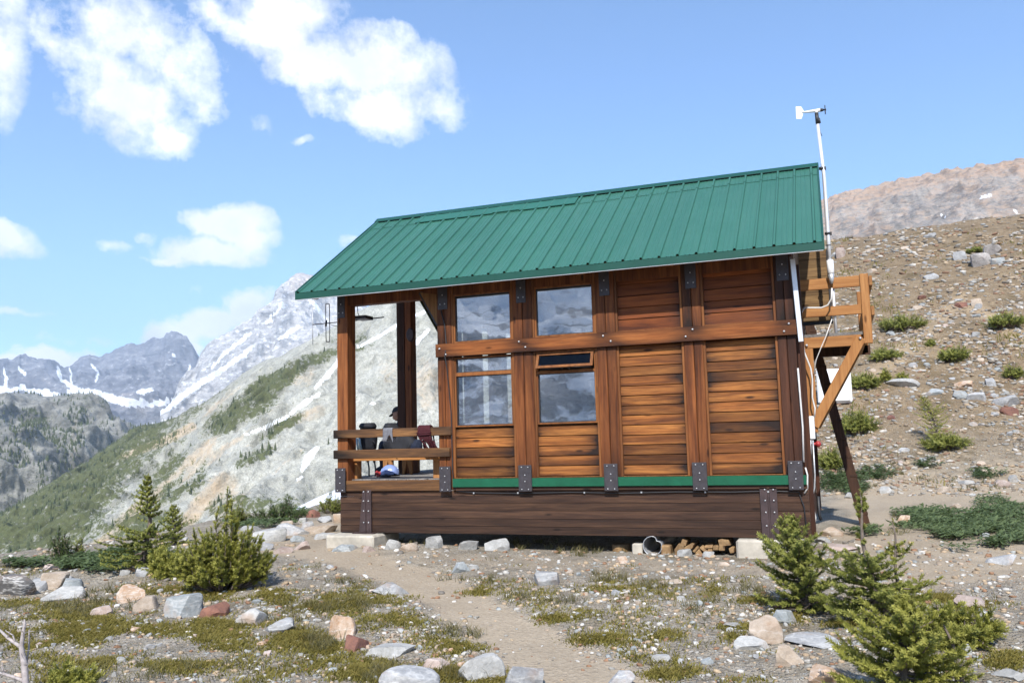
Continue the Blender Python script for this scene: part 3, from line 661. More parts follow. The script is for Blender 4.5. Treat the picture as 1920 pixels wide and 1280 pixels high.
def build_hut():
    hut = empty('wooden_hut', ((XL + XR) / 2, YF, 0.13), 'timber mountain hut clad in orange brown boards under a green metal gable roof', 'hut')
    # ---- roof
    mb = MB(); x0, x1 = -7.215, 0.022; pitch = 0.2286; prof = []; x = x0 + 0.05
    rg = random.Random(3)
    prof.append((x0, 0.0))
    while x < x1 - 0.06:
        prof += [(x - 0.020, 0.0), (x - 0.011, 0.025), (x + 0.011, 0.025), (x + 0.020, 0.0), (x + 0.082, 0.0), (x + 0.088, 0.004), (x + 0.098, 0.004), (x + 0.104, 0.0), (x + 0.138, 0.0), (x + 0.144, 0.004), (x + 0.154, 0.004), (x + 0.160, 0.0)]; x += pitch
    prof = [p for p in prof if p[0] <= x1] + [(x1, 0.0)]
    nrm = np.array([0, -SL, 1.0]) / math.hypot(1, SL)
    ylap = YR - 0.33
    for sgn in (1, -1):
        for (ya, yb, lift) in ((YE, ylap + 0.02, 0.0), (ylap, YR - 0.01, 0.006)):
            V = []; cols = len(prof); T = []
            nk = 5
            for j in range(nk + 1):
                y = ya + (yb - ya) * j / nk
                for (x, h) in prof:
                    wob = 0.0025 * pn(x * 1.3, y * 2.0, 0.4) + (0.003 * pn(x * 2.5, 0, 3.0) if lift else 0)
                    hh = h + lift + wob
                    yy = y + nrm[1] * hh; zz = zroof(y) + nrm[2] * hh
                    V.append((x, yy if sgn == 1 else 2 * YR - yy, zz))
            for i in range(cols - 1):
                t = ((int((prof[i][0] - x0) / 0.914) * 0.618) % 1.0)
                F = [[j * cols + i, j * cols + i + 1, (j + 1) * cols + i + 1, (j + 1) * cols + i] for j in range(nk)]
                if sgn == -1: F = [f[::-1] for f in F]
                mb.V += [] 
                b = len(mb.V) if i == 0 else b
                if i == 0: mb.V += V
                for f in F: mb.F.append([b + q for q in f]); mb.T.append(t); mb.S.append(False)
    roof = mb.build('roof', ROOF, hut)
    # underside deck of the roof
    mb = MB()
    for sgn in (1, -1):
        P = lambda x, y, d: (x, y if sgn == 1 else 2 * YR - y, zroof(y) - d)
        a = [P(x0 + .01, YE + 0.012, 0.012), P(x1 - .01, YE + 0.012, 0.012), P(x1 - .01, YR, 0.012), P(x0 + .01, YR, 0.012)]
        bq = [P(x0 + .01, YE + 0.012, 0.05), P(x1 - .01, YE + 0.012, 0.05), P(x1 - .01, YR, 0.05), P(x0 + .01, YR, 0.05)]
        mb.add(a + bq, [[0, 1, 2, 3], [7, 6, 5, 4], [0, 4, 5, 1], [1, 5, 6, 2], [3, 7, 4, 0]], 0.3)
    mb.build('roof_boards', W_NEWY, roof)
    mb = MB()                                                         # ridge cap with open gaps below, their shade painted in
    for sgn in (1, -1):
        q = lambda y, d: (y if sgn == 1 else 2 * YR - y, zroof(y) + d)
        mb.prism([(x0 - .005, *q(YR - 0.10, 0.038)), (x0 - .005, *q(YR, 0.048)), (x0 - .005, *q(YR, 0.054)), (x0 - .005, *q(YR - 0.10, 0.044))], (x1 - x0 + .01, 0, 0))
    mb.build('ridge_cap', TRIMG, roof)
    mb = MB(); rr = random.Random(5)
    xx = x0 + 0.05
    for sgn in (1, -1):
        q = lambda y, d: (y if sgn == 1 else 2 * YR - y, zroof(y) + d)
        mb.prism([(x0, *q(YR - 0.075, 0.004)), (x0, *q(YR, 0.004)), (x0, *q(YR, 0.044)), (x0, *q(YR - 0.075, 0.037))], (x1 - x0, 0, 0))
    mb.build('ridge_gap_shade', GAP_SHADE, roof)  # near-black strip stands in for the shade under the ridge cap
    mb = MB()                                                         # smooth repair sheet below the ridge
    lf = 0.0265
    for i in range(6):
        xa = -6.32 + i * 0.46; xb = xa + 0.462; yb = YR - 0.31 - rr.uniform(0, 0.03)
        P = lambda x, y, d: (x, y + nrm[1] * d, zroof(y) + nrm[2] * d)
        dd = lf + 0.002 * (i % 2)
        mb.add([P(xa, yb, dd), P(xb, yb, dd), P(xb, YR - 0.09, dd), P(xa, YR - 0.09, dd), P(xa, yb, dd - .012), P(xb, yb, dd - .012), P(xb, YR - 0.09, dd - .012), P(xa, YR - 0.09, dd - .012)],
               [[0, 1, 2, 3], [0, 4, 5, 1], [1, 5, 6, 2], [3, 7, 4, 0]], rr.random())
    mb.build('repair_sheet', PATCH, roof)
    for sgn in (1, -1):                                               # eave fascia
        Y = lambda y: y if sgn == 1 else 2 * YR - y
        mb = MB(); ya, yb2 = sorted((Y(YE - 0.004), Y(YE + 0.028)))
        mb.box(x0, x1, ya, yb2, ZE - 0.098, ZE - 0.004, 0.5)
        mb.build('eave_fascia', TRIMG, roof, 0.004)
    mb = MB(); mb.box(x0 + .01, x1 - .01, YE - 0.006, YE + 0.03, ZE - 0.104, ZE - 0.100); mb.build('drip_edge', ALU, roof)
    for xr_, w in ((x0 - 0.006, 0.022), (x1 - 0.016, 0.022)):         # rake trims along the gables
        mb = MB()
        for sgn in (1, -1):
            q = lambda y, d: (y if sgn == 1 else 2 * YR - y, zroof(y) + d)
            mb.prism([(xr_, *q(YE, -0.10)), (xr_, *q(YR, -0.10)), (xr_, *q(YR, 0.032)), (xr_, *q(YE, 0.028))], (w, 0, 0))
        mb.build('rake_trim', TRIMG, roof)
    for xx in (-6.95, -5.33, -4.12, -2.95, -1.80):                    # purlin tails under the eave
        mb = MB(); y0_, y1_ = 10.62, 11.35
        mb.beam((xx, y0_, zroof(y0_) - 0.115), (xx, y1_, zroof(y1_) - 0.115), 0.13, 0.10, n=4)
        mb.build('rafter_tail', W_NEWY, hut, 0.02)
    # ---- timbers of the long side
    def post(xa, xb, z0, z1, mat=W_POST, y0=11.0, y1=11.2, name='post', seam=True):
        mb = MB(); xm = (xa + xb) / 2
        if seam:
            mb.box(xa, xm - .002, y0, y1, z0, z1, random.random(), 8); mb.box(xm + .002, xb, y0 + .003, y1, z0, z1, random.random(), 8)
        else: mb.box(xa, xb, y0, y1, z0, z1, random.random(), 8)
        st = lambda co: np.clip(0.75 * np.exp(-np.abs(co[:, 2] - z0) / 0.30) + 0.6 * np.exp(-np.abs(co[:, 2] - z1) / 0.22), 0, 0.9)
        return mb.build(name, mat, hut, 0.008, stain=st)
    ZT = zroof(11.0) - 0.06
    porch_post = post(-6.80, -6.625, 0.94, ZT, W_POST_LT, 11.0, 11.24, seam=False)
    PX = [(-5.172, -4.955), (-4.03, -3.752), (-2.862, -2.602), (-1.727, -1.485), (-0.585, -0.372)]
    for i, (a, b_) in enumerate(PX):
        mt = W_POST_DK if i == 4 else W_POST
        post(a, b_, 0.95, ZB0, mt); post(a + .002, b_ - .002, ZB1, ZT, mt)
    # mid beam
    bolts = [(-5.115, 2.90), (-5.02, 2.815), (-3.93, 2.925), (-3.84, 2.845), (-2.76, 2.925), (-2.66, 2.85), (-1.60, 2.93), (-1.69, 2.845), (-0.44, 2.92), (-0.50, 2.83)]
    def stain_edge_shade(co):
        s = np.zeros(len(co))
        for (bx, bz) in bolts: s = np.maximum(s, 0.95 * np.exp(-((co[:, 0] - bx) / 0.19) ** 2 - ((co[:, 2] - bz + .03) / 0.085) ** 2))
        return np.clip(s + 0.8 * np.exp(-np.abs(co[:, 0] + 0.36) / 0.12) + 0.55 * sm(2.84, 2.79, co[:, 2]) + 0.45 * sm(2.93, 2.967, co[:, 2]), 0, 1)  # stains, plus top and bottom edges darkened as shade of a rounded beam
    mb = MB()
    for kz in range(3): mb.box(-5.178, -0.355, 10.955, 11.06, ZB0 + kz * 0.0607, ZB0 + (kz + 1) * 0.0607, 0.4, 90)
    beam = mb.build('mid_beam', W_BEAM, hut, 0.0, stain=stain_edge_shade)
    bolt_part(beam, [(x, 10.955, z) for x, z in bolts], 0.015)
    mb = MB(); mb.box(-6.80, -0.36, 11.03, 11.18, 3.64, ZT + 0.02, 0.2, 8); mb.build('top_plate', W_POST, hut, 0.006)
    # ---- siding panels and windows between the posts
    bays = [(-4.955, -4.03), (-3.752, -2.862), (-2.602, -1.727), (-1.485, -0.585)]
    sd = 1
    for i, (a, b_) in enumerate(bays):
        sd += 7
        if i < 2:
            siding(a + .03, b_ - .03, 1.115, 1.79, 0.131, 'siding_panel', W_SIDE, hut, seed=sd)
        else:
            siding(a + .03, b_ - .03, 1.115, ZB0 - 0.005, 0.1265, 'siding_panel', W_SIDE, hut, seed=sd)
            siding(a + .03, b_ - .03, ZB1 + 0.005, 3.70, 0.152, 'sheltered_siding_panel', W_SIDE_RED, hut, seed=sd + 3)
        for (z0, z1) in ((1.10, ZB0), (ZB1, ZT)):
            mb = MB(); mb.box(a, a + .03, 11.012, 11.07, z0, z1, .3, 4); mb.box(b_ - .03, b_, 11.012, 11.07, z0, z1, .7, 4)
            if i >= 2 or z0 < 2: mb.box(a + .03, b_ - .03, 11.016, 11.07, z0, z0 + .014, .5, 4)
            mb.build('panel_trim', W_TRIM, hut, 0.003, stain=lambda co: 0.25 + 0 * co[:, 0])
        mb = MB()                                                      # sheathing behind
        if i >= 2: mb.box(a - .02, b_ + .02, 11.09, 11.15, 1.05, 3.9)
        else: mb.box(a - .02, b_ + .02, 11.09, 11.15, 1.05, 1.82)
        mb.build('sheathing', INTERIOR, hut)
    def window(xa, xb, za, zb, name='window', fw=0.022, mat=W_TRIM, mull=None, y=11.05):
        mb = MB()
        for (p, q, r_, s_) in ((xa, xb, za, za + fw), (xa, xb, zb - fw, zb), (xa, xa + fw, za + fw, zb - fw), (xb - fw, xb, za + fw, zb - fw)):
            mb.box(p, q, y - .028, y + .06, r_, s_, 0.4)
        if mull: mb.box(xa + fw, xb - fw, y - .022, y + .06, mull[0], mull[1], 0.6)
        w = mb.build(name, mat, hut, 0.003)
        zz = [(za + fw, zb - fw)] if not mull else [(za + fw, mull[0]), (mull[1], zb - fw)]
        for (p, q) in zz:
            g = MB(); g.box(xa + fw - .002, xb - fw + .002, y + .016, y + .022, p - .002, q + .002); g.build('pane', GLASS, w)
            s = MB()                                                   # dark glazing bead
            for (u0, u1, v0, v1) in ((xa + fw, xb - fw, p, p + .01), (xa + fw, xb - fw, q - .01, q), (xa + fw, xa + fw + .01, p + .01, q - .01), (xb - fw - .01, xb - fw, p + .01, q - .01)):
                s.box(u0, u1, y + .002, y + .014, v0, v1)
            s.build('glazing_bead', BLACKP, w)
        return w
    window(-4.925, -4.06, ZB1 + .003, 3.66); window(-3.722, -2.892, ZB1 + .003, 3.66)
    window(-4.925, -4.06, 1.80, 2.77, mull=(2.505, 2.555))
    window(-3.722, -2.892, 1.80, 2.50)
    mb = MB()
    for (p, q, r_, s_) in ((-3.722, -2.892, 2.755, 2.782), (-3.722, -3.70, 2.50, 2.755), (-2.914, -2.892, 2.50, 2.755)): mb.box(p, q, 11.03, 11.1, r_, s_, .4)
    mb.box(-3.70, -2.914, 11.03, 11.1, 2.50, 2.515, .2)
    fr = mb.build('transom_frame', W_TRIM, hut, 0.003)
    # open awning sash, hinged at the top, swung outward
    ang = rad(24); hz = 2.75; L = 0.225
    def sash(u, v, d): return (u, 11.045 - math.sin(ang) * v - math.cos(ang) * d, hz - math.cos(ang) * v + math.sin(ang) * d * 0.3)
    mb = MB()
    for (ua, ub, va, vb) in ((-3.70, -2.912, 0, .035), (-3.70, -2.912, L - .035, L), (-3.70, -3.665, .035, L - .035), (-2.947, -2.912, .035, L - .035)):
        A = [sash(ua, va, 0), sash(ub, va, 0), sash(ub, vb, 0), sash(ua, vb, 0)]; B = [sash(ua, va, .035), sash(ub, va, .035), sash(ub, vb, .035), sash(ua, vb, .035)]
        mb.add(A + B, [[0, 1, 2, 3], [7, 6, 5, 4], [0, 4, 5, 1], [1, 5, 6, 2], [2, 6, 7, 3], [3, 7, 4, 0]], .3)
    sh = mb.build('awning_sash', W_TRIM, fr)
    g = MB(); g.add([sash(-3.666, .034, .016), sash(-2.946, .034, .016), sash(-2.946, L - .034, .016), sash(-3.666, L - .034, .016)], [[0, 1, 2, 3]]); g.build('pane', SASHGLASS, fr)
    mb = MB(); mb.tube([(-3.66, 11.03, 2.535), (-3.30, 10.99, 2.545), (-2.95, 11.03, 2.54)], .006); mb.tube([(-3.36, 11.02, 2.53), (-3.31, 10.99, 2.56)], .01); mb.tube([(-3.25, 11.02, 2.53), (-3.30, 10.99, 2.56)], .01)
    mb.build('sash_stay', STEEL, fr)
    # ---- sill, flashing, base planks
    mb = MB(); mb.box(-4.957, -0.352, 10.955, 11.08, 0.985, 1.098, .5, 40); mb.build('green_flashing', GREEN_STRIP, hut, 0.004)
    mb = MB(); mb.box(-4.96, -0.345, 10.985, 11.1, 0.935, 0.984, .5, 20); mb.build('sill_timber', W_SKIRT, hut, 0.005)
    mb = MB(); mb.box(-6.78, -5.165, 10.985, 11.12, 0.936, 1.085, .2, 10); mb.build('deck_rim', W_RAIL, hut, 0.006)
    mb = MB(); zs = [0.352, 0.455, 0.56, 0.665, 0.77, 0.862, 0.934]
    for j, (p, q) in enumerate(zip(zs[:-1], zs[1:])): mb.box(-6.765, XR - .005, 11.02 + .004 * (j % 2), 11.07, p + .0015, q - .0015, (j * .37) % 1, 30)
    mb.build('base_planks', W_SKIRT, hut, 0.003, stain=lambda co: 0.35 * sm(0.9, 0.4, co[:, 2]))
    mb = MB(); cpts = [(-4.92, 11.0, 0.93)] + [(x, 11.005, z) for x, z in ((-4.6, 0.905), (-4.0, 0.895), (-3.3, 0.908), (-2.6, 0.892), (-1.9, 0.906), (-1.2, 0.90), (-.8, .912), (-.45, .9), (-.40, .72), (-.385, .40))]
    mb.tube(cpts, .008, 6); cb = mb.build('cable', BLACKP, hut)
    mb = MB()
    for x in (-4.66, -4.02, -3.1, -2.35, -1.55, -.8): mb.box(x - .01, x + .01, 10.992, 11.0, .893, .913)
    mb.build('cable_clip', BOLT, cb)
    # ---- brackets
    def bracket(xa, xb, z0, z1, pts, name='steel_bracket', y=10.988):
        mb = MB(); mb.box(xa, xb, y, 11.0 if y > 10.95 else 10.96, z0, z1, .4, 3); br = mb.build(name, STEEL, hut, 0.004)
        bolt_part(br, [(xa + (xb - xa) * u, y, z0 + (z1 - z0) * v) for u, v in pts], 0.0095)
    LOW = [(.25, .92), (.75, .92), (.5, .62), (.5, .38), (.25, .08), (.75, .08)]; UPP = [(.5, .6), (.25, .22), (.75, .22)]
    for xa, xb in ((-6.80, -6.635), (-5.145, -4.975), (-3.985, -3.80), (-2.815, -2.635), (-1.69, -1.51), (-.555, -.385)):
        bracket(xa, xb, .925, 1.27, LOW, y=10.935)
    for xa, xb in ((-6.79, -6.66), (-5.15, -5.0), (-3.97, -3.83), (-2.80, -2.66), (-1.67, -1.53), (-.55, -.405)):
        bracket(xa, xb, 3.46, 3.80, UPP)
    # ---- steel legs and concrete footings
    for (xa, xb, kz) in ((-6.46, -6.24, 0), (-0.90, -0.70, 1)):
        mb = MB(); xm = (xa + xb) / 2
        if kz:
            mb.box(xa, xm - .012, 10.985, 11.01, .352, .955); mb.box(xm + .012, xb, 10.985, 11.01, .352, .955); mb.box(xm - .012, xm + .012, 11.0, 11.012, .352, .955)
        else:
            mb.prism([(xa + .02, 10.985, .36), (xa + .13, 10.985, .36), (xa + .13, 10.985, .955), (xa + .08, 10.985, .955)], (0, .025, 0)); mb.box(xb - .075, xb, 10.98, 11.01, .36, .955)
            mb.box(xa + .1, xb - .06, 11.0, 11.014, .36, .955)
        mb.box(xa - .06, xb + .06, 10.93, 11.05, .343, .359)
        leg = mb.build('steel_leg', STEEL_BR, hut, 0.002)
        pts = [(xb - .04, 10.98, z) for z in (.5, .66, .80, .93)] + [(xa + .06 + (0 if kz else .04), 10.985, z) for z in (.5, .66, .80, .93)]
        bolt_part(leg, pts, .011)
    for (xa, xb, ya, yb_, z0) in ((-6.83, -6.06, 10.72, 11.5, -.1), (-1.20, -.40, 10.86, 11.5, -.15), (-6.83, -6.06, 14.5, 15.1, -.1), (-1.2, -.4, 14.5, 15.1, -.1)):
        mb = MB(); mb.box(xa, xb, ya, yb_, z0, .343, .5, 6); mb.build('concrete_footing', CONC, hut, 0.025)
    # ---- floor, porch deck, back and end walls, inside
    mb = MB()
    for j in range(11): mb.box(-6.74 + j * .143, -6.74 + j * .143 + .136, 11.12, 15.0, 1.062, 1.10, (j * .37) % 1)
    for j in range(3): mb.box(-7.2 + j * .143, -7.2 + j * .143 + .136, 12.05, 15.0, 1.062, 1.10, (j * .57) % 1)
    mb.build('porch_deck', W_GREY, hut)
    mb = MB(); mb.box(-6.75, -.36, 11.1, 15.0, .94, 1.06); mb.box(-7.2, -6.75, 12.1, 15.0, .96, 1.06); mb.build('floor', W_SKIRT, hut)
    mb = MB(); mb.box(-5.15, -.36, 11.15, 14.9, 1.06, 1.075); mb.build('inner_floor', W_NEW, hut)
    def boards(name, mat, x0_, x1_, y0_, y1_, z0_, z1_, step=.14):
        mb = MB(); z = z0_; j = 0
        while z < z1_ - .01:
            mb.box(x0_ - .004 * (j % 2), x1_ + .004 * (j % 2), y0_, y1_, z, min(z + step, z1_) - .004, (j * .37) % 1); z += step; j += 1
        return mb.build(name, mat, hut)
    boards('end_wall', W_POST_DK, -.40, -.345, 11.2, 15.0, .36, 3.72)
    mb = MB()                                                          # gable of the end wall
    mb.prism([(-.40, 11.1, 3.72), (-.40, 14.9, 3.72), (-.40, YR, zroof(YR) - .06)], (.05, 0, 0)); mb.build('gable', W_DOOR, hut)
    # porch side wall of the cabin (with the door opening) and its gable
    yq = lambda p: -5.13 / (UX(p, 750, 11.0) / 11.0)
    op = [(yq(p), yq(q)) for p, q in ((864.5, 875), (903.5, 921), (949, 964))]; ed = [11.2] + [v for o_ in op for v in o_] + [15.0]
    mb = MB()
    for a, b_ in zip(ed[::2], ed[1::2]): mb.box(-5.17, -5.10, a, b_, 1.1, 3.75)
    for a, b_ in op: mb.box(-5.17, -5.10, a, b_, 1.1, 1.88); mb.box(-5.17, -5.10, a, b_, 3.42, 3.75)
    mb.prism([(-5.17, 11.1, 3.75), (-5.17, 14.9, 3.75), (-5.17, YR, zroof(YR) - .06)], (.07, 0, 0)); mb.build('porch_wall', W_POST, hut)
    mb = MB(); mb.box(-5.20, -5.175, 14.05, 14.85, 1.1, 3.0); mb.build('door', W_PLY, hut)
    mb = MB(); mb.box(-5.1, -.4, 14.85, 15.0, 1.1, 3.75); mb.build('back_wall', INTERIOR, hut)
    mb = MB(); mb.box(-2.55, -.42, 11.16, 14.84, 2.80, 2.90); mb.build('loft_floor', INTERIOR, hut)
    mb = MB(); mb.box(-2.62, -2.55, 11.2, 14.8, 1.1, 2.8); mb.build('partition', INTERIOR, hut)
    # porch back posts, gusset, rails
    mb = MB(); mb.box(-6.87, -6.72, 13.0, 13.2, 1.06, zroof(13.0) - .08, .3, 8); mb.build('ridge_post', W_POST_DK, hut, .008)
    mb = MB(); mb.box(-6.715, -6.60, 13.0, 13.2, 1.06, zroof(13.0) - .08, .8, 8); mb.build('ridge_post', W_POST, hut, .008)
    mb = MB(); mb.box(-6.8, -6.62, 14.8, 15.0, 1.06, 3.72, .8, 8); mb.build('post', W_POST, hut, .008)
    lx = UX(772, 628, 13.0); lz = UZ(772, 628, 13.0); mb = MB(); n_ = 20
    mb.tube([(lx, 12.985, lz), (lx, 12.945, lz), (lx, 12.93, lz)], [.075, .075, .058], 20); dk = mb.build('round_lamp', STEEL_BR, hut)
    for v in dk.data.vertices: v.co.z = (v.co.z + base_of(hut)[2] - lz) * 1.55 + lz - base_of(hut)[2]
    g0, g1, g2 = UN(787, 548, 11.02), UN(820, 552, 11.02), UN(820, 609, 11.02)
    mb = MB(); mb.prism([g0, g1, g2], (0, .025, 0)); gs = mb.build('plywood_gusset', W_PLY, hut)
    mb = MB(); mb.beam(g0 + [0, .012, 0], g2 + [0, .012, 0], .05, .018, up=(0, 1, 0)); mb.build('gusset_edge', BLACKP, gs)
    mb = MB(); mb.tube([(-5.1, 10.99, 3.45), (-5.05, 10.99, 3.25), (-5.02, 10.985, 2.95), (-5.03, 10.94, 2.8), (-5.02, 10.99, 2.6), (-4.97, 10.99, 2.0), (-4.965, 10.99, 1.2), (-4.93, 10.985, .94)], .009, 6); mb.build('cable', BLACKP, hut)
    for (za, zb, xr_) in ((1.695, 1.815, -4.965), (1.40, 1.525, -4.99)):
        mb = MB(); mb.box(-6.835, xr_, 10.945, 10.995, za, zb, za, 24); mb.build('porch_rail', W_RAIL, hut, .007, stain=lambda co: 0.85 * np.exp(-(co[:, 0] + 6.84) / 0.35) + 0.35)
    # ---- escape platform on the end wall
    PY0, PY1 = 13.05, 14.75; KS = PY0 / 12.0; FX = lambda x: x * KS if x > -.3 else x; FZ = lambda z: 1.6 + (z - 1.6) * KS
    mb = MB()
    for j in range(12): mb.box(-.33, FX(.44), PY0 + .02 + j * .141, PY0 + .02 + j * .141 + .134, FZ(2.845), FZ(2.885), (j * .37) % 1)
    mb.build('platform_deck', W_GREY, hut)
    def timber(name, mat, *a, bev=.005):
        a = (FX(a[0]), FX(a[1]), a[2], a[3], FZ(a[4]), FZ(a[5])); mb = MB(); mb.box(*a, .3, 6); return mb.build(name, mat, hut, bev)
    timber('platform_joist', W_NEW, -.33, .40, PY0, PY0 + .045, 2.70, 2.842)
    timber('platform_joist', W_LADDER, -.33, .56, PY1 - .05, PY1, 2.70, 2.842)
    timber('platform_joist', W_NEWY, .39, .44, PY0 + .05, PY1 - .05, 2.70, 2.842)
    timber('platform_post', W_NEWZ, .43, .535, PY0 - .03, PY0 + .06, 2.72, 3.63)
    timber('platform_post', W_NEWZ, .43, .535, PY1 - .05, PY1 + .04, 2.72, 3.63)
    timber('guard_rail', W_NEW, -.34, .427, PY0 - .005, PY0 + .035, 3.47, 3.615); timber('guard_rail', W_NEW, -.34, .427, PY0 - .005, PY0 + .035, 3.11, 3.235)
    timber('guard_rail', W_NEWY, .54, .58, PY0 - .02, PY1, 3.47, 3.60); timber('guard_rail', W_NEWY, .54, .58, PY0 - .02, PY1, 3.08, 3.20)
    timber('wall_post', W_NEWZ, -.335, -.20, PY0 - .01, PY0 + .08, 1.60, 2.695)
    for yy in (PY0 - .012, PY1 + .012):
        mb = MB(); mb.beam((FX(.40), yy, FZ(2.80)), (FX(-.25), yy, FZ(1.68)), .045, .135, up=(0.86, 0, -.5), t=.4, n=6); br = mb.build('diagonal_brace', W_NEWZ, hut, .004)
        if yy < PY1: bolt_part(br, [(FX(.385), yy - .024, FZ(2.79))], .022)
    bolt_part(hut, [(FX(-.275), PY0 - .005, FZ(2.74))], .022)
    # open loft hatch clad with boards, standing out from the end wall
    DY = 13.6; zz0, zz1 = UZ(1530, 606, DY), UZ(1530, 470, DY); xd0, xd1 = -.345, UX(1559, 560, DY)
    mb = MB(); nb = 8
    for j in range(nb): mb.box(xd0, xd1, DY - .004 * (j % 2), DY + .04, zz0 + .02 + (zz1 - zz0) * j / nb, zz0 + .016 + (zz1 - zz0) * (j + 1) / nb, (j * .37) % 1)
    hatch = mb.build('loft_hatch', W_DOOR, hut)
    mb = MB(); mb.box(xd0, xd1, DY - .02, DY + .05, zz0 - .02, zz0 + .018); mb.box(xd1 - .03, xd1, DY - .02, DY - .006, zz0 + .02, zz1); mb.build('hatch_edge', BLACKP, hatch)
    # aluminium strip down the corner, trim board
    mb = MB(); p0, p1 = UN(1486, 486, 10.93), UN(1502, 640, 10.93); mb.beam(p0, p1, .055, .02, up=(0, 1, 0)); mb.build('metal_strip', ALU, hut)
    mb = MB(); p0, p1 = UN(1482, 482, 10.97), UN(1494, 600, 10.97); mb.beam(p0, p1, .025, .02, up=(0, 1, 0)); mb.build('pale_trim', W_GREY, hut)
    for (xa, ya, w) in ((-.365, 11.05, .03), (-.34, 11.3, .05), (-.34, 11.75, .04), (-.34, 14.9, .06)):
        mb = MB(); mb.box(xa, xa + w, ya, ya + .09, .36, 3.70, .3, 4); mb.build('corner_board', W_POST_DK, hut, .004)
    # electrics on the end wall
    bx0, bx1 = UX(1508, 800, 11.55), UX(1527, 800, 11.55); bz0, bz1 = UZ(1517, 823, 11.55), UZ(1517, 780, 11.55)
    mb = MB(); mb.box(bx0, bx0 + (bx1 - bx0) * .48, 11.55, 11.85, bz0 + .01, bz1 - .01); mb.box(bx0 + (bx1 - bx0) * .5, bx1, 11.54, 11.86, bz0, bz1); mb.tube([(bx0 + .06, 11.6, bz0), (bx0 + .06, 11.6, bz0 - .06)], .02)
    mb.build('junction_box', WHITE, hut, .006)
    def cab(pix, Y, r, mat, name='cable'):
        mb = MB(); mb.tube([UN(x, y, Y) for x, y in pix], r, 6); return mb.build(name, mat, hut)
    cab([(1560, 540), (1559, 560), (1552, 572), (1540, 577), (1520, 577), (1508, 577), (1502, 588), (1502, 610), (1508, 660), (1520, 690), (1523, 710), (1523, 745), (1528, 765), (1527, 782)], 12.9, .012, CABLE_W)
    cab([(1496, 690), (1500, 740), (1505, 800), (1507, 866)], 10.96, .011, CABLE_W)
    cab([(1510, 876), (1514, 890), (1514, 915), (1508, 924)], 11.0, .010, CABLE_W)
    cab([(1519, 825), (1520, 900), (1523, 945), (1529, 970), (1527, 985)], 11.5, .012, CABLE_W)
    cab([(1516, 825), (1516, 860), (1520, 930), (1523, 960), (1524, 985)], 11.45, .010, CABLE_W)
    cab([(1524, 825), (1528, 890), (1527, 915), (1523, 930), (1524, 960)], 11.55, .010, GALV)
    cab([(1560, 598), (1548, 632), (1540, 650), (1530, 675), (1526, 700)], 12.95, .007, CABLE_W)
    cab([(1534, 930), (1536, 965), (1540, 975)], 12.2, .02, BLACKP, 'drain_pipe')
    rp = UN(1534, 832, 12.0); mb = MB(); mb.ball(rp, .04, 10, 6); mb.tube([rp, rp - np.array([.1, 0, 0])], .02); mb.build('red_tap', RED, hut)
    return hut
HUT = build_hut()
build_ground()
(oB, VB, qB, fB, vegB), (oC, VC, qC, fC, vegC) = mountains()
# ------------------------------------------------------------------ stones
def rock_material(name, a, b_, vein=0.0, lichen=0.3, scale=1.0):
    m, nt, b = newmat(name); k = N(nt)
    o = k.vmath('ADD', k.obj(), k.vmath('SCALE', (3.1, 5.7, 2.3), scale=k.math('MULTIPLY', k.rnd(), 20.0)))
    n1 = k.noise(o, 5 * scale, 7, 0.65); n2 = k.noise(o, 32 * scale, 5, 0.7)
    c = k.mix(k.ramp(k.math('ADD', k.math('MULTIPLY', n1, 0.6), k.math('MULTIPLY', n2, 0.4)), [(0.36, 0.0), (0.62, 1.0)]), a, b_)
    if vein:
        v = k.noise(k.mapping(o, (1.5, 1.5, 6)), 2.2 * scale, 3, 0.5)
        c = k.mix(k.math('MULTIPLY', k.ramp(v, [(0.47, 0.0), (0.5, 1.0), (0.53, 0.0)]), vein), c, (0.72, 0.70, 0.66))
    l = k.noise(o, 13 * scale, 6, 0.7)
    c = k.mix(k.math('MULTIPLY', k.ramp(l, [(0.55, 0.0), (0.68, 1.0)]), lichen), c, (0.10, 0.10, 0.09))
    rs = k.noise(o, 3.3 * scale, 4, 0.6)
    c = k.mix(k.math('MULTIPLY', k.ramp(rs, [(0.56, 0.0), (0.72, 1.0)]), 0.45), c, (0.33, 0.19, 0.10))
    k.lk(k.mix(1.0, c, k.math('ADD', k.math('MULTIPLY', k.rnd(), 0.3), 0.85), 'MULTIPLY'), b.inputs['Base Color'])
    b.inputs['Roughness'].default_value = 0.9; b.inputs['Specular IOR Level'].default_value = 0.2
    k.bump(k.math('ADD', n1, k.math('MULTIPLY', n2, 0.6)), 0.7, 0.02, b)
    return m
RM = dict(grey=rock_material('grey_stone', (0.22, 0.22, 0.22), (0.40, 0.40, 0.395), 0.3), pale=rock_material('pale_stone', (0.25, 0.247, 0.232), (0.43, 0.422, 0.40), 0.2, 0.2),
          tan=rock_material('tan_stone', (0.30, 0.235, 0.175), (0.47, 0.39, 0.31), 0.2, 0.2), rust=rock_material('rust_stone', (0.12, 0.065, 0.06), (0.26, 0.125, 0.085), 0.0, 0.2),
          orange=rock_material('orange_quartz', (0.38, 0.215, 0.11), (0.55, 0.45, 0.36), 0.4, 0.15), dark=rock_material('dark_stone', (0.10, 0.098, 0.095), (0.22, 0.21, 0.20), 0.8, 0.3),
          blue=rock_material('blue_grey_stone', (0.21, 0.228, 0.228), (0.35, 0.368, 0.365), 0.3, 0.2), pink=rock_material('pinkish_stone', (0.30, 0.225, 0.19), (0.45, 0.37, 0.325), 0.2, 0.3),
          speck=rock_material('speckled_boulder', (0.17, 0.155, 0.15), (0.42, 0.39, 0.36), 0.0, 0.85, 0.5))
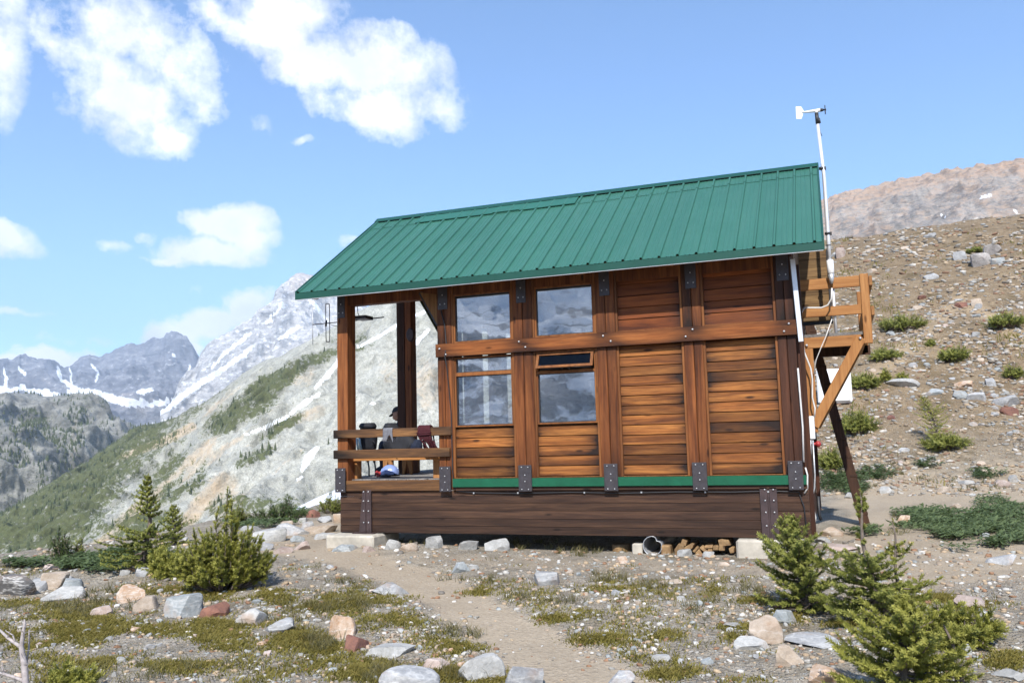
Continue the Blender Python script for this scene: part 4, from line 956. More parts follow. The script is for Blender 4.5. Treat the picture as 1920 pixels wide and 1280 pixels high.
def ico(sub):
    bm = bmesh.new(); bmesh.ops.create_icosphere(bm, subdivisions=sub, radius=1.0)
    V = np.array([v.co[:] for v in bm.verts]); F = np.array([[v.index for v in f.verts] for f in bm.faces]); bm.free(); return V, F
ICO = {s: ico(s) for s in (1, 2, 3, 4)}
def rock_shape(sub, seed, ncut=11, rough=0.055, lo=0.40):
    rg = np.random.default_rng(seed); V, F = ICO[sub]; V = V.copy()
    nn = rg.normal(size=(ncut, 3)); nn /= np.linalg.norm(nn, axis=1)[:, None]; dd = rg.uniform(lo, 0.86, ncut)
    nn = np.vstack([nn, [0, 0, 1], [0, 0, -1]]); dd = np.append(dd, [rg.uniform(.55, .8), .6])
    for n, d in zip(nn, dd):
        h = V @ n - d; V = V - np.maximum(h, 0)[:, None] * n
    V = V / np.abs(V).max(0)
    r = fbm(V[:, 0] * 2.1 + seed, V[:, 1] * 2.1, V[:, 2] * 2.1, 3)
    return V * (1 + rough * r)[:, None], F
def place_rock(px, py, wpx, hpx, kind, label, seed, group=None, sub=3, flat=0.0, tilt=None, name='stone', cat='stone', depth=0.75, sink=0.38):
    g = ground_at(px, py); d = g - CAM; zc = d @ FW; mpp = zc / FPX
    w = wpx * mpp; vw = d[:2] / np.linalg.norm(d[:2])
    el = max(0.12, -d[2] / np.linalg.norm(d[:2]))
    dep = w * depth; hv = max(hpx * mpp - 0.55 * dep * el, 0.25 * hpx * mpp, 0.03)  # visible front height
    h = hv / (1 - sink)
    V, F = rock_shape(sub, seed)
    rg = np.random.default_rng(seed + 99)
    V = V * [w / 2, dep / 2, h / 2]
    tx = rad(tilt if tilt is not None else rg.uniform(-9, 9)); R = np.array([[math.cos(tx), 0, math.sin(tx)], [0, 1, 0], [-math.sin(tx), 0, math.cos(tx)]])
    V = V @ R.T
    a = math.atan2(-vw[0], vw[1]) + rg.uniform(-.12, .12); c, s = math.cos(a), math.sin(a); V = V @ np.array([[c, s, 0], [-s, c, 0], [0, 0, 1]])
    pos = np.array([g[0] + vw[0] * dep * 0.42, g[1] + vw[1] * dep * 0.42, 0]); pos[2] = float(H(pos[0], pos[1])) * 0.5 + g[2] * 0.5 + h / 2 - h * sink
    o = link(bpy.data.objects.new(name, np_mesh(name, V, F, RM[kind], None, True, 20))); o.location = pos
    return tag(o, label, cat, group)
STONES = [
 (33, 1118, 84, 41, 'dark', 'dark grey angular boulder with a white vein at the left frame edge', 1),
 (62, 1110, 52, 26, 'grey', 'flat grey stone tucked right behind the dark veined boulder', 2),
 (102, 1106, 50, 32, 'tan', 'blocky tan grey stone behind the pale pointed stone', 3),
 (128, 1109, 52, 24, 'blue', 'pale blue grey stone lying on the right of the blocky tan stone', 4),
 (120, 1128, 82, 30, 'pale', 'pale pointed stone rising from the moss below the blocky tan stone', 5),
 (247, 1128, 54, 33, 'orange', 'knobbly orange and white quartz stone beside dry grass', 6),
 (277, 1147, 52, 29, 'tan', 'beige sloping slab between the orange quartz and the blue grey block', 7),
 (341, 1158, 80, 42, 'blue', 'large blue grey block in the row below the big juniper bush', 8),
 (407, 1156, 66, 24, 'rust', 'rusty brown flat stone right of the blue grey block', 9),
 (463, 1172, 82, 32, 'pale', 'pale grey slab with a small peak right of the rusty flat stone', 10),
 (522, 1186, 58, 25, 'grey', 'rounded light grey stone at the right end of the stone row', 11),
 (190, 1156, 40, 19, 'pink', 'pinkish brown stone half buried in moss below the dry grass', 12),
 (640, 1197, 56, 42, 'orange', 'orange topped beige boulder beside a grass tussock', 13),
 (667, 1222, 50, 33, 'rust', 'purple brown stone leaning on the orange topped boulder', 14),
 (740, 1237, 116, 31, 'pale', 'long whitish slab lying beside the purple brown stone', 15),
 (821, 1259, 60, 25, 'pink', 'low brownish stone between the long slab and the white rounded boulder', 16),
 (895, 1279, 108, 52, 'pale', 'big white rounded boulder at the bottom edge beside the path', 17),
 (988, 1292, 86, 50, 'grey', 'grey angular stone with white veins touching the path at the bottom edge', 18),
 (768, 1292, 118, 40, 'grey', 'low grey stone under grass cut by the bottom edge', 19),
 (731, 1113, 76, 25, 'grey', 'flat grey slab on the left verge of the path', 20),
 (863, 1074, 38, 20, 'blue', 'bluish stone alone on the gravel right of the path', 21),
 (1033, 1099, 66, 27, 'grey', 'grey wedge shaped slab in the gravel before the hut', 22),
 (816, 1028, 44, 23, 'pale', 'white block stone under the hut wall nearest the left footing', 23),
 (878, 1031, 40, 17, 'pale', 'small white stone in the middle of three under the hut wall', 24),
 (931, 1032, 52, 22, 'pale', 'white oblong block under the hut wall, right of three', 25),
 (640, 1024, 46, 20, 'pink', 'pinkish stone leaning against the front of the left footing', 26),
 (645, 1034, 54, 15, 'blue', 'flat grey stone lying in front of the left footing', 27),
 (735, 1029, 34, 20, 'pale', 'knobbly pale stone right beside the left footing', 28),
 (764, 1033, 42, 16, 'tan', 'small tan stone between the left footing and the white blocks', 29),
 (1434, 1208, 70, 52, 'tan', 'tall beige boulder below the spruce clump', 30),
 (1411, 1221, 70, 28, 'pale', 'pale flat stone lying before the tall beige boulder', 31),
 (1474, 1251, 68, 43, 'tan', 'beige undercut stone below the tall beige boulder', 32),
 (1471, 1142, 50, 20, 'rust', 'brown stone in the shade at the foot of the spruce clump', 33),
 (1476, 1170, 54, 27, 'blue', 'cracked blue grey stone above the tall beige boulder', 34),
 (1543, 1288, 84, 40, 'orange', 'orange tan boulder cut by the bottom edge beside the front spruce', 35),
 (1538, 1216, 130, 28, 'grey', 'broad flat grey slab in the ground between the spruces', 36),
 (1829, 1139, 74, 23, 'pink', 'pinkish white boulder at the right end of the spruce clump', 37),
 (1880, 1058, 64, 19, 'grey', 'flat grey slab alone on the sand near the right edge', 38),
 (1555, 1005, 50, 18, 'tan', 'tan stone at the hut corner behind the spruce', 39),
 (1546, 1018, 40, 11, 'pale', 'flat white stone just before the tan corner stone', 40),
 (1566, 1033, 84, 13, 'pink', 'long flat pinkish stone nearest the spruce tip by the hut corner', 41),
 (1696, 986, 24, 21, 'orange', 'small orange and white stone at the tip of the leafy green patch', 42),
 (1848, 1007, 19, 9, 'blue', 'small round stone on the lower rim of the leafy green patch', 43),
 (1790, 952, 28, 9, 'tan', 'flat tan stone on the upper rim of the leafy green patch', 44),
 (1663, 925, 28, 13, 'pale', 'whitish stone on the grass line right of the ladder', 45),
 (1768, 925, 28, 14, 'tan', 'tan stone on the grass line above the leafy patch', 46),
 (1816, 909, 34, 10, 'pale', 'long white stone on the grass line near the right edge', 47),
 (1882, 912, 36, 13, 'pink', 'flat pinkish stone on the grass line at the right edge', 48),
 (1902, 904, 20, 14, 'pale', 'white angular stone behind the flat pinkish stone', 49),
 (1590, 934, 24, 11, 'pale', 'pale stone left of the ladder on the sand rim', 50),
 (1690, 729, 66, 18, 'pale', 'big flat pale slab on the lower hillside behind the platform', 51),
 (1752, 741, 36, 14, 'blue', 'blue grey stone on the hillside right of the big pale slab', 52),
 (1803, 749, 34, 16, 'blue', 'dark blue grey boulder in the rubble band on the hillside', 53),
 (1830, 752, 34, 18, 'grey', 'grey boulder right of the dark blue one in the rubble band', 54),
 (1806, 726, 34, 13, 'orange', 'long rust orange stone on top of the rubble band', 55),
 (1884, 762, 48, 20, 'grey', 'large grey boulder in the hillside rubble near the right edge', 56),
 (1893, 778, 34, 17, 'rust', 'dark rust stone below the large grey boulder near the right edge', 57),
 (1858, 724, 18, 16, 'grey', 'rounded grey stone standing in the rubble band', 58),
 (1837, 501, 42, 26, 'speck', 'dark speckled boulder high on the hillside', 59),
 (1858, 480, 38, 20, 'speck', 'pale speckled boulder leaning behind the dark speckled one', 60),
 (1803, 489, 28, 19, 'grey', 'smooth grey boulder left of the dark speckled one', 61),
 (1872, 496, 26, 13, 'blue', 'small blue grey boulder right of the dark speckled one', 62),
 (1746, 525, 28, 14, 'grey', 'grey pointed stone on the hillside below the trail', 63),
 (1574, 484, 22, 20, 'pink', 'pale pink boulder on the hill skyline beside the mast', 64),
 (1744, 446, 24, 10, 'grey', 'pair topped grey stone just below the hill skyline', 65),
 (1828, 632, 20, 10, 'pale', 'pale stone beside the hillside trail', 66),
 (1803, 578, 24, 12, 'rust', 'reddish stone above the bend of the hillside trail', 67),
 (1832, 573, 20, 14, 'tan', 'rounded tan stone above the bend of the hillside trail', 68),
 (479, 998, 56, 13, 'pale', 'flat pale bedrock slab behind the big bush', 69),
 (537, 992, 32, 16, 'tan', 'tan block on the bedrock rise left of the hut', 70),
 (457, 1019, 20, 14, 'pale', 'white rounded stone at the right rim of the big bush', 71),
 (521, 1015, 32, 20, 'pale', 'pale hump of bedrock left of the path', 72),
 (555, 1016, 34, 13, 'blue', 'greenish grey stone on the bedrock left of the path', 73),
 (569, 1030, 40, 16, 'pink', 'pinkish stone at the path edge left of the footing', 74),
 (580, 991, 30, 14, 'grey', 'grey hump right of the tan block on the bedrock', 75),
 (570, 981, 22, 11, 'pale', 'small pale stone on top of the bedrock rise', 76),
 (610, 979, 30, 12, 'grey', 'grey bedrock stone beside the hut corner', 77),
 (588, 970, 28, 16, 'rust', 'red brown stone on the pile at the ridge rim', 78),
 (632, 980, 24, 18, 'tan', 'tan stone touching the hut corner', 79),
 (272, 1080, 34, 18, 'grey', 'grey stone under the left side of the big bush', 80),
 (234, 1078, 20, 9, 'pale', 'small pale stone below the spruce with the narrow top', 81),
 (95, 1068, 30, 11, 'pink', 'low pinkish stone among green plants near the left edge', 82),
 (196, 1043, 26, 12, 'orange', 'orange stone behind the green plants at the ridge rim', 83),
 (1355, 1062, 26, 9, 'tan', 'small tan stone in front of the right footing', 84),
 (690, 1035, 30, 12, 'pink', 'small pink stone at the right corner of the left footing', 85),
 (1165, 1056, 24, 14, 'orange', 'rust orange stone in the gravel left of the culvert pipe', 86),
 (1312, 1137, 16, 12, 'blue', 'small upright blue grey stone in the gravel', 87),
 (1250, 1095, 60, 10, 'tan', 'low flat tan stone in the gravel below the culvert pipe', 88),
 (1380, 1178, 46, 9, 'pale', 'flat pale stone set in the gravel left of the tall beige boulder', 89),
 (1240, 1242, 36, 15, 'pale', 'white wedge of stone in the gravel near the bottom', 90),
 (1327, 1245, 26, 14, 'blue', 'blue grey flat stone in the gravel near the bottom', 91),
 (1165, 1290, 62, 34, 'grey', 'broad grey stone at the path edge cut by the bottom edge', 92),
 (1894, 1275, 66, 22, 'pale', 'whitish slab in the lower right corner', 93),
 (1812, 1228, 20, 22, 'pale', 'upright white stone right of the front spruce', 94),
 (1330, 1045, 26, 12, 'pale', 'pale flat stone under the firewood', 95),
 (1283, 1043, 30, 14, 'pale', 'whitish stone beside the split log', 96),
 (500, 1016, 78, 24, 'pale', 'broad pale bedrock slab low on the rise behind the big bush', 101),
 (548, 1003, 66, 22, 'grey', 'broad grey bedrock slab at the middle of the rise left of the hut', 102),
 (598, 1000, 70, 17, 'tan', 'smooth tan bedrock slab between the path and the hut corner', 103),
 (485, 1032, 56, 17, 'grey', 'low grey bedrock ledge nearest the big bush', 104),
 (528, 1037, 46, 12, 'pink', 'flat pinkish ledge where the path meets the bedrock', 105),
 (612, 1010, 46, 11, 'pale', 'flat pale ledge just left of the left footing', 106),
]
for s in STONES: place_rock(*s[:6], 1000 + s[6] * 13, sub=4 if s[2] > 28 else 3)
# small stones strewn over the hillside and over the flat, alike and uncounted by eye: individuals of two groups
def strew(n, sel, label, group, lo, hi, kinds, seed):
    rg = np.random.default_rng(seed); k = 0
    px = rg.uniform(*sel[0], 4 * n); py = rg.uniform(*sel[1], 4 * n); P = ground_many(px, py)
    for x, y, p in zip(px, py, P):
        if k >= n: break
        if np.isnan(p[0]) or (sel[2] and not sel[2](p)): continue
        w = lo + (hi - lo) * rg.random() ** 2.2
        place_rock(x, y, w, w * rg.uniform(.35, .6), kinds[rg.integers(len(kinds))], label, int(rg.integers(1e6)), group, 2, name='small_stone', sink=.35); k += 1
strew(150, ((1560, 1960), (460, 905), lambda p: p[1] > 19.5), 'small angular stone strewn over the gravelly hillside right of the hut', 'stones strewn over the hillside', 7, 20, ['grey', 'tan', 'tan', 'pink', 'blue', 'rust', 'tan', 'grey', 'speck'], 21)
strew(110, ((0, 1500), (1065, 1279), lambda p: pathmask(p[0], p[1]) < .35), 'small flat stone bedded in the gravel flat in front of the hut', 'stones bedded in the gravel flat', 8, 22, ['grey', 'pale', 'tan', 'pale', 'blue', 'pink', 'orange'], 22)

# gravel: loose chips, far too many to count
def gravel(name, n, box, sizes, cond, seed, label):
    rg = np.random.default_rng(seed)
    px = rg.uniform(*box[0], n); py = box[1][0] + (box[1][1] - box[1][0]) * rg.random(n)
    P = ground_many(px, py); keep = ~np.isnan(P[:, 0]); P = P[keep]
    keep = cond(P, rg); P = P[keep]; m = len(P)
    zc = (P - CAM) @ FW; s = (sizes[0] + (sizes[1] - sizes[0]) * rg.random(m) ** 2.6) * zc / FPX / 2
    V0, F0 = ICO[1]; T = [rock_shape(1, 500 + i, 6, 0.0, .45)[0] for i in range(7)]
    pick = rg.integers(0, 7, m); B = np.array(T)[pick]
    B = B * np.stack([s * rg.uniform(.8, 1.3, m), s * rg.uniform(.6, 1.1, m), s * rg.uniform(.3, .6, m)], -1)[:, None, :]
    a = rg.uniform(0, 6.28, m); tl = rg.uniform(-.4, .4, m)
    x, y, z = B[..., 0], B[..., 1], B[..., 2]
    x, z = x * np.cos(tl)[:, None] + z * np.sin(tl)[:, None], -x * np.sin(tl)[:, None] + z * np.cos(tl)[:, None]
    x, y = x * np.cos(a)[:, None] - y * np.sin(a)[:, None], x * np.sin(a)[:, None] + y * np.cos(a)[:, None]
    V = np.stack([x, y, z], -1) + (P + [0, 0, 0] + np.stack([0 * s, 0 * s, s * .12], -1))[:, None, :]
    F = (F0[None] + (np.arange(m) * len(V0))[:, None, None]).reshape(-1, 3)
    pal = np.array([(.28, .265, .235), (.38, .36, .325), (.36, .27, .18), (.20, .18, .155), (.52, .495, .45), (.33, .26, .195), (.26, .15, .09), (.42, .32, .21), (.30, .31, .295)]) if name == 'gravel' else np.array([(.27, .255, .23), (.34, .31, .265), (.32, .24, .16), (.19, .165, .135), (.46, .43, .385), (.30, .24, .18), (.24, .15, .10), (.37, .29, .20), (.29, .29, .275)])
    col = pal[rg.integers(0, len(pal), m)] * rg.uniform(.8, 1.2, (m, 1))
    o = link(bpy.data.objects.new(name, np_mesh(name, V.reshape(-1, 3), F, CHIP, dict(col=np.repeat(col, len(V0), 0)))))
    return tag(o, label, 'gravel', None, 'stuff')
def chip_material():
    m, nt, b = newmat('gravel_chips'); k = N(nt); n = k.noise(k.pos(), 60, 4, 0.6)
    k.lk(k.mix(1.0, k.attr('col', 'Color'), k.ramp(n, [(0.3, .75), (.7, 1.2)]), 'MULTIPLY'), b.inputs['Base Color']); b.inputs['Roughness'].default_value = .92; b.inputs['Specular IOR Level'].default_value = .2
    return m
CHIP = chip_material()
def c_near(P, rg):
    pm = np.maximum(pathmask(P[:, 0], P[:, 1]), .75 * sm(.6, 1.6, P[:, 0]) * sm(9.5, 10.5, P[:, 1]))
    inh = (P[:, 0] > -6.7) & (P[:, 0] < -.4) & (P[:, 1] > 11.2) & (P[:, 1] < 15)
    return (P[:, 1] < 21) & (rg.random(len(P)) > pm * .82) & (rg.random(len(P)) < .35 + .65 * sm(-.25, .25, fbm(P[:, 0] * 1.1, P[:, 1] * 1.1, 5.5, 3))) & ~inh
gravel('gravel', 30000, ((-260, 2200), (1000, 1330)), (1.8, 15), c_near, 31, 'loose grey and tan gravel chips spread over the flat ground')
def c_hill(P, rg): return (P[:, 1] > 19.5) & (rg.random(len(P)) < .25 + .75 * sm(-.2, .25, fbm(P[:, 0] * .5, P[:, 1] * .5, 8.5, 3)))
gravel('hillside_gravel', 30000, ((1480, 2150), (400, 930)), (2.0, 13), c_hill, 32, 'loose brown and grey gravel covering the hillside behind the hut')
# ------------------------------------------------------------------ vegetation
def leaf_mat(name, dark, light, tipc, transl=0.45):
    m, nt, b = newmat(name); k = N(nt); r = k.attr('rnd'); t = k.attr('tip')
    c = k.mix(r, dark, light); c = k.mix(k.math('MULTIPLY', t, 0.75), c, tipc)
    k.lk(c, b.inputs['Base Color']); b.inputs['Roughness'].default_value = .55; b.inputs['Specular IOR Level'].default_value = .25
    try:
        tr = k.n('BsdfTranslucent'); k.lk(c, tr.inputs['Color']); mx_ = k.n('MixShader'); mx_.inputs[0].default_value = transl
        out = nt.nodes['Material Output']; k.lk(b.outputs[0], mx_.inputs[1]); k.lk(tr.outputs[0], mx_.inputs[2]); k.lk(mx_.outputs[0], out.inputs['Surface'])
    except KeyError: pass
    return m
NEEDLE = leaf_mat('spruce_needles', (0.115, 0.145, 0.034), (0.28, 0.305, 0.068), (0.52, 0.50, 0.14))
NEEDLE_Y = leaf_mat('juniper_needles', (0.165, 0.185, 0.037), (0.36, 0.36, 0.072), (0.56, 0.52, 0.14))
NEEDLE_D = leaf_mat('dark_needles', (0.042, 0.070, 0.026), (0.10, 0.142, 0.042), (0.20, 0.235, 0.07))
LEAF = leaf_mat('low_leaves', (0.065, 0.105, 0.040), (0.145, 0.195, 0.080), (0.21, 0.265, 0.125))
GRASSM = leaf_mat('grass_blades', (0.085, 0.090, 0.030), (0.21, 0.19, 0.075), (0.36, 0.28, 0.15))
MOSSM = leaf_mat('heath_moss', (0.13, 0.132, 0.026), (0.28, 0.245, 0.052), (0.37, 0.265, 0.08))
BARK = plain('bark', (0.155, 0.125, 0.10), 0.9, 0, 0.35, 30, 0.2, 0.4)
BARK_GREY = plain('dead_grey_wood', (0.36, 0.32, 0.305), 0.85, 0, 0.3, 25, 0.2, 0.4)

def twig_template(nn=38, seed=1):
    rg = np.random.default_rng(seed); V = []; F = []; tip = []
    for i in range(nn):
        t = (i + rg.random()) / nn; a = rg.uniform(0, 2 * np.pi); c = np.array([t, 0, 0])
        fwd = rg.uniform(.5, .95) if t < .93 else 1.5; d = np.array([fwd, math.cos(a), math.sin(a) * .8]); d /= np.linalg.norm(d)
        sd = np.cross(d, [1, .3, .2]); sd /= np.linalg.norm(sd) + 1e-9; L = .26 * rg.uniform(.7, 1.15) * (1 if t > .15 else .7)
        w = .075; b = len(V); V += [c - sd * w * .5, c + sd * w * .5, c + d * L + sd * w * .22, c + d * L - sd * w * .22]; F.append([b, b + 1, b + 2, b + 3]); tip += [max(0, t - .45) * 1.3] * 2 + [max(0, t - .35) * 1.5] * 2
    return np.array(V), np.array(F), np.array(tip)
TW = [twig_template(46, s) for s in range(4)]
TWS = [twig_template(16, s + 20) for s in range(4)]
def twigs_mesh(P, D, L, rnd, tipw, small=False, wide=1.0, seed=0):
    """P (n,3) starts, D (n,3) directions, L lengths -> V,F,attrs"""
    rg = np.random.default_rng(seed); n = len(P); D = D / np.linalg.norm(D, axis=1)[:, None]
    up = np.tile([0, 0, 1.0], (n, 1)) + rg.normal(0, .25, (n, 3)); S = np.cross(up, D); S /= np.linalg.norm(S, axis=1)[:, None]; U = np.cross(D, S)
    T = TWS if small else TW; pick = rg.integers(0, 4, n); Vs = []; Fs = []; R = []; Tp = []; b = 0
    for k in range(4):
        i = np.where(pick == k)[0]
        if not len(i): continue
        tv, tf, tt = T[k]; W = np.maximum(L[i], .05) ** .5 * .40 * wide
        w = W / L[i]
        X = P[i, None] + (L[i, None] * tv[None, :, 0])[..., None] * D[i, None] + ((L[i] * w * 1.0)[:, None] * tv[None, :, 1])[..., None] * S[i, None] + ((L[i] * w)[:, None] * tv[None, :, 2])[..., None] * U[i, None]
        Vs.append(X.reshape(-1, 3)); Fs.append((tf[None] + (b + np.arange(len(i)) * len(tv))[:, None, None]).reshape(-1, 4)); b += len(i) * len(tv)
        R.append(np.repeat(rnd[i], len(tv))); Tp.append((tipw[i][:, None] * tt[None]).ravel())
    return np.concatenate(Vs), np.concatenate(Fs), dict(rnd=np.clip(np.concatenate(R), 0, 1), tip=np.clip(np.concatenate(Tp), 0, 1))

def conifer(name, label, cat, base, height, prof, nb, seed, mat=None, lean=(0, 0), gap=0.05, tl=0.13, droop=0.15, up=0.35, wide=1.0, small=False, bare=(), skew=(0, 0), group=None, trunk_r=None, dead=0, whorls=0, flatness=1.0, rvar=(.45, 1.15)):
    """prof: [(height fraction, radius in m)]; branches carry bottlebrush twigs; bare: height ranges without needles"""
    rg = np.random.default_rng(seed); mat = mat or NEEDLE
    root = empty(name, base, label, cat, group); b = np.array(base, float)
    hs, rs = zip(*prof)
    axis = lambda f: b + np.array([lean[0] * f, lean[1] * f, height * f]) + np.array([.02 * math.sin(f * 9 + seed), .02 * math.cos(f * 7 + seed), 0]) * height
    tr = trunk_r or .022 * height + .012
    tm = MB(); tm.tube([axis(f) - np.array([0, 0, .06 if f == 0 else 0]) for f in np.linspace(0, 1, 9)], [tr * (1 - .88 * f) + .003 for f in np.linspace(0, 1, 9)], 7)
    PP, DD, LL, RR, TT = [], [], [], [], []
    for i in range(nb):
        f = ((i + rg.random()) / nb) ** .85
        if whorls: f = min(.985, (math.floor(f * whorls) + .5 + rg.normal(0, .10)) / whorls)
        if any(lo < f < hi for lo, hi in bare) and rg.random() < .85: continue
        R = np.interp(f, hs, rs) * rg.uniform(*rvar)
        if R < .02: continue
        az = i * 2.399 + rg.normal(0, .35); o = axis(f)
        dr = np.array([math.cos(az), math.sin(az), 0]); R *= 1 + skew[0] * dr[0] + skew[1] * dr[1]
        m = max(3, int(R / .07)); pts = []
        rise = up * (.3 + f) - droop * (1 - f) * 1.6
        for j in range(m + 1):
            s = j / m; pts.append(o + dr * R * s + np.array([0, 0, R * (rise * s + .22 * s * s * (1 if f > .3 else .7) - droop * .9 * s * (1 - s))]) + rg.normal(0, .012 * R, 3))
        zmin = float(H(o[0], o[1])) + .03
        pts = [np.array([p[0], p[1], max(p[2], zmin + .02 * rg.random())]) for p in pts]
        tm.tube(pts, [max(.0035, .16 * tr * (1 - .8 * j / m) + .002 + .012 * R * (1 - j / m)) for j in range(m + 1)], 4, cap=False)
        Ltot = R; nseg = max(2, int(Ltot / gap)); pts = np.array(pts)
        r0 = rg.random()
        for j in range(nseg):
            s = (j + .5) / nseg
            if s < .18 and R > .25: continue
            q = s * m; jj = min(int(q), m - 1); p = pts[jj] + (pts[jj + 1] - pts[jj]) * (q - jj); tg = pts[jj + 1] - pts[jj]; tg /= np.linalg.norm(tg) + 1e-9
            sd = np.cross(tg, [0, 0, 1]); sd /= np.linalg.norm(sd) + 1e-9
            for sg in (-1, 1):
                d = tg * rg.uniform(.55, 1.0) + sd * sg * rg.uniform(.5, 1.0) * flatness + np.array([0, 0, rg.uniform(-.12, .38)])
                PP.append(p); DD.append(d); LL.append(tl * min(1, .28 + R / .40) * rg.uniform(.6, 1.25) * (1.15 - .45 * s)); RR.append(.55 * r0 + .45 * rg.random()); TT.append(.25 + .75 * s * rg.uniform(.5, 1.2))
        PP.append(pts[-1]); DD.append(pts[-1] - pts[-2] + np.array([0, 0, .02])); LL.append(tl * min(1, .28 + R / .40) * rg.uniform(.8, 1.2)); RR.append(.5 + .5 * rg.random()); TT.append(1.0)
    PP.append(axis(.95)); DD.append(np.array([lean[0], lean[1], height]) + 0.0); LL.append(height * .05 + .02); RR.append(.6); TT.append(1.0)
    for q in range(dead):                                             # dead grey lower boughs
        az = rg.uniform(0, 6.28); o = axis(rg.uniform(.03, .16)); L = rg.uniform(.3, .8) * max(rs); dr = np.array([math.cos(az), math.sin(az), rg.uniform(-.12, .1)])
        pts = [o + dr * L * s + np.array([0, 0, .1 * L * math.sin(s * 5 + q)]) for s in np.linspace(0, 1, 5)]; tm.tube(pts, [.006 * (1 - .7 * s) + .002 for s in np.linspace(0, 1, 5)], 4, cap=False)
        for z in range(3):
            p = pts[1 + z]; tm.tube([p, p + np.array([rg.normal(0, .08), rg.normal(0, .08), rg.uniform(-.03, .1)])], [.004, .0015], 4, cap=False)
    tm.build('trunk', BARK, root)
    V, F, at = twigs_mesh(np.array(PP), np.array(DD), np.array(LL), np.array(RR), np.array(TT), small, wide, seed)
    z0 = np.asarray(H(V[:, 0], V[:, 1])) + .004; V[:, 2] = np.maximum(V[:, 2], z0)
    np_obj('crown', V, F, mat, at, parent=root)
    return root
def gpos(px, py): return ground_at(px, py)
def mpp_at(p): return float((np.array(p) - CAM) @ FW) / FPX

# ridge spruces and bushes on the left
p = gpos(272, 1062); m = mpp_at(p)
conifer('spruce_tree', 'young spruce with a narrow pointed top and a wide skirt on the ridge rim', 'tree', p, 168 * m, [(0, 76 * m), (.12, 76 * m), (.28, 62 * m), (.40, 44 * m), (.46, 12 * m), (.6, 24 * m), (.8, 14 * m), (1, 3 * m)], 150, 41, NEEDLE, lean=(.05, 0), gap=.045, tl=.065, bare=((.43, .53),), up=.12, skew=(-.25, 0), whorls=17, rvar=(.6, 1.1))
p = gpos(325, 1022); m = mpp_at(p)
conifer('spruce_tree', 'small spruce between the pointed spruce and the big yellowish bush', 'tree', p, 74 * m, [(0, 32 * m), (.4, 24 * m), (.7, 13 * m), (1, 3 * m)], 56, 42, NEEDLE, gap=.045, tl=.085, whorls=10)
p = gpos(432, 1102); m = mpp_at(p)
def bush(label, px, py, wpx, hpx, n, seed, mat, tl=.11, name='juniper_bush', small=False, spikes=0.35, cat='bush', gap=.05, lean=0.0, wide=1.0):
    """several upright stems from one root stock"""
    p = gpos(px, py); m = mpp_at(p); rg = np.random.default_rng(seed); W, Hh = wpx * m / 2, hpx * m
    root = empty(name, p, label, cat); tm = MB(); PP, DD, LL, RR, TT = [], [], [], [], []
    right = np.array([RT0[0], RT0[1], 0]); fwd = np.array([-RT0[1], RT0[0], 0])
    for i in range(n):
        a = rg.uniform(0, 6.28); r = math.sqrt(rg.random()) * .98; ex = r * math.cos(a); ey = r * math.sin(a)
        hh = Hh * (1 - .62 * r ** 1.7) * rg.uniform(.55, 1.0) * (1 + spikes * (rg.random() < .12))
        e = p + right * (W * ex + lean * hh) + fwd * (W * .8 * ey) + np.array([0, 0, max(hh, .05)])
        s0 = p + right * W * ex * .35 + fwd * W * .3 * ey
        pts = [s0 + (e - s0) * np.array([s ** .8, s ** .8, s ** 1.25]) for s in np.linspace(0, 1, 7)] if False else [s0 + np.array([(e - s0)[0] * s ** .75, (e - s0)[1] * s ** .75, (e - s0)[2] * s ** 1.2]) for s in np.linspace(0, 1, 7)]
        pts = [q + rg.normal(0, .012, 3) for q in pts]
        tm.tube(pts, [.009 * (1 - .75 * s) + .002 for s in np.linspace(0, 1, 7)], 4, cap=False)
        pts = np.array(pts); L = np.linalg.norm(np.diff(pts, axis=0), axis=1).sum(); ns = max(3, int(L / gap)); r0 = rg.random()
        for j in range(ns):
            s = .3 + .7 * (j + .5) / ns; q = s * 6; jj = min(int(q), 5); c = pts[jj] + (pts[jj + 1] - pts[jj]) * (q - jj); tg = pts[jj + 1] - pts[jj]; tg /= np.linalg.norm(tg)
            for kx in range(2):
                d = tg * rg.uniform(.5, 1.1) + rg.normal(0, .55, 3) + np.array([0, 0, .15]); PP.append(c); DD.append(d); LL.append(tl * rg.uniform(.6, 1.25) * (1.2 - .5 * s)); RR.append(.5 * r0 + .5 * rg.random()); TT.append(.2 + .8 * s * rg.uniform(.4, 1.1))
        PP.append(pts[-1]); DD.append(pts[-1] - pts[-2]); LL.append(tl); RR.append(rg.random()); TT.append(1.0)
    tm.build('stems', BARK, root)
    V, F, at = twigs_mesh(np.array(PP), np.array(DD), np.array(LL), np.array(RR), np.array(TT), small, wide, seed)
    V[:, 2] = np.maximum(V[:, 2], np.asarray(H(V[:, 0], V[:, 1])) + .004)
    np_obj('foliage', V, F, mat, at, parent=root); return root
bush('big yellowish green juniper bush with a spiky outline left of the path', 420, 1103, 182, 128, 135, 51, NEEDLE_Y, .085, lean=.05, spikes=.45)
bush('low outlying lobe of yellowish juniper between the pointed spruce and the big bush', 325, 1078, 90, 42, 45, 52, NEEDLE_Y)
bush('dark green creeping willow shrub on the bedrock rise behind the big bush', 520, 978, 110, 30, 60, 53, NEEDLE_D, .09, 'willow_shrub', True)
bush('thin upright shrub at the left end of the bedrock rise', 445, 985, 34, 44, 26, 54, NEEDLE, .09, 'willow_shrub', True)
bush('small bright shrub on the rim right of the creeping willow', 537, 962, 26, 36, 24, 55, LEAF, .08, 'willow_shrub', True)
bush('round green bush at the ridge rim beside the hut corner', 622, 962, 52, 38, 46, 56, NEEDLE, .09, 'willow_shrub', True)
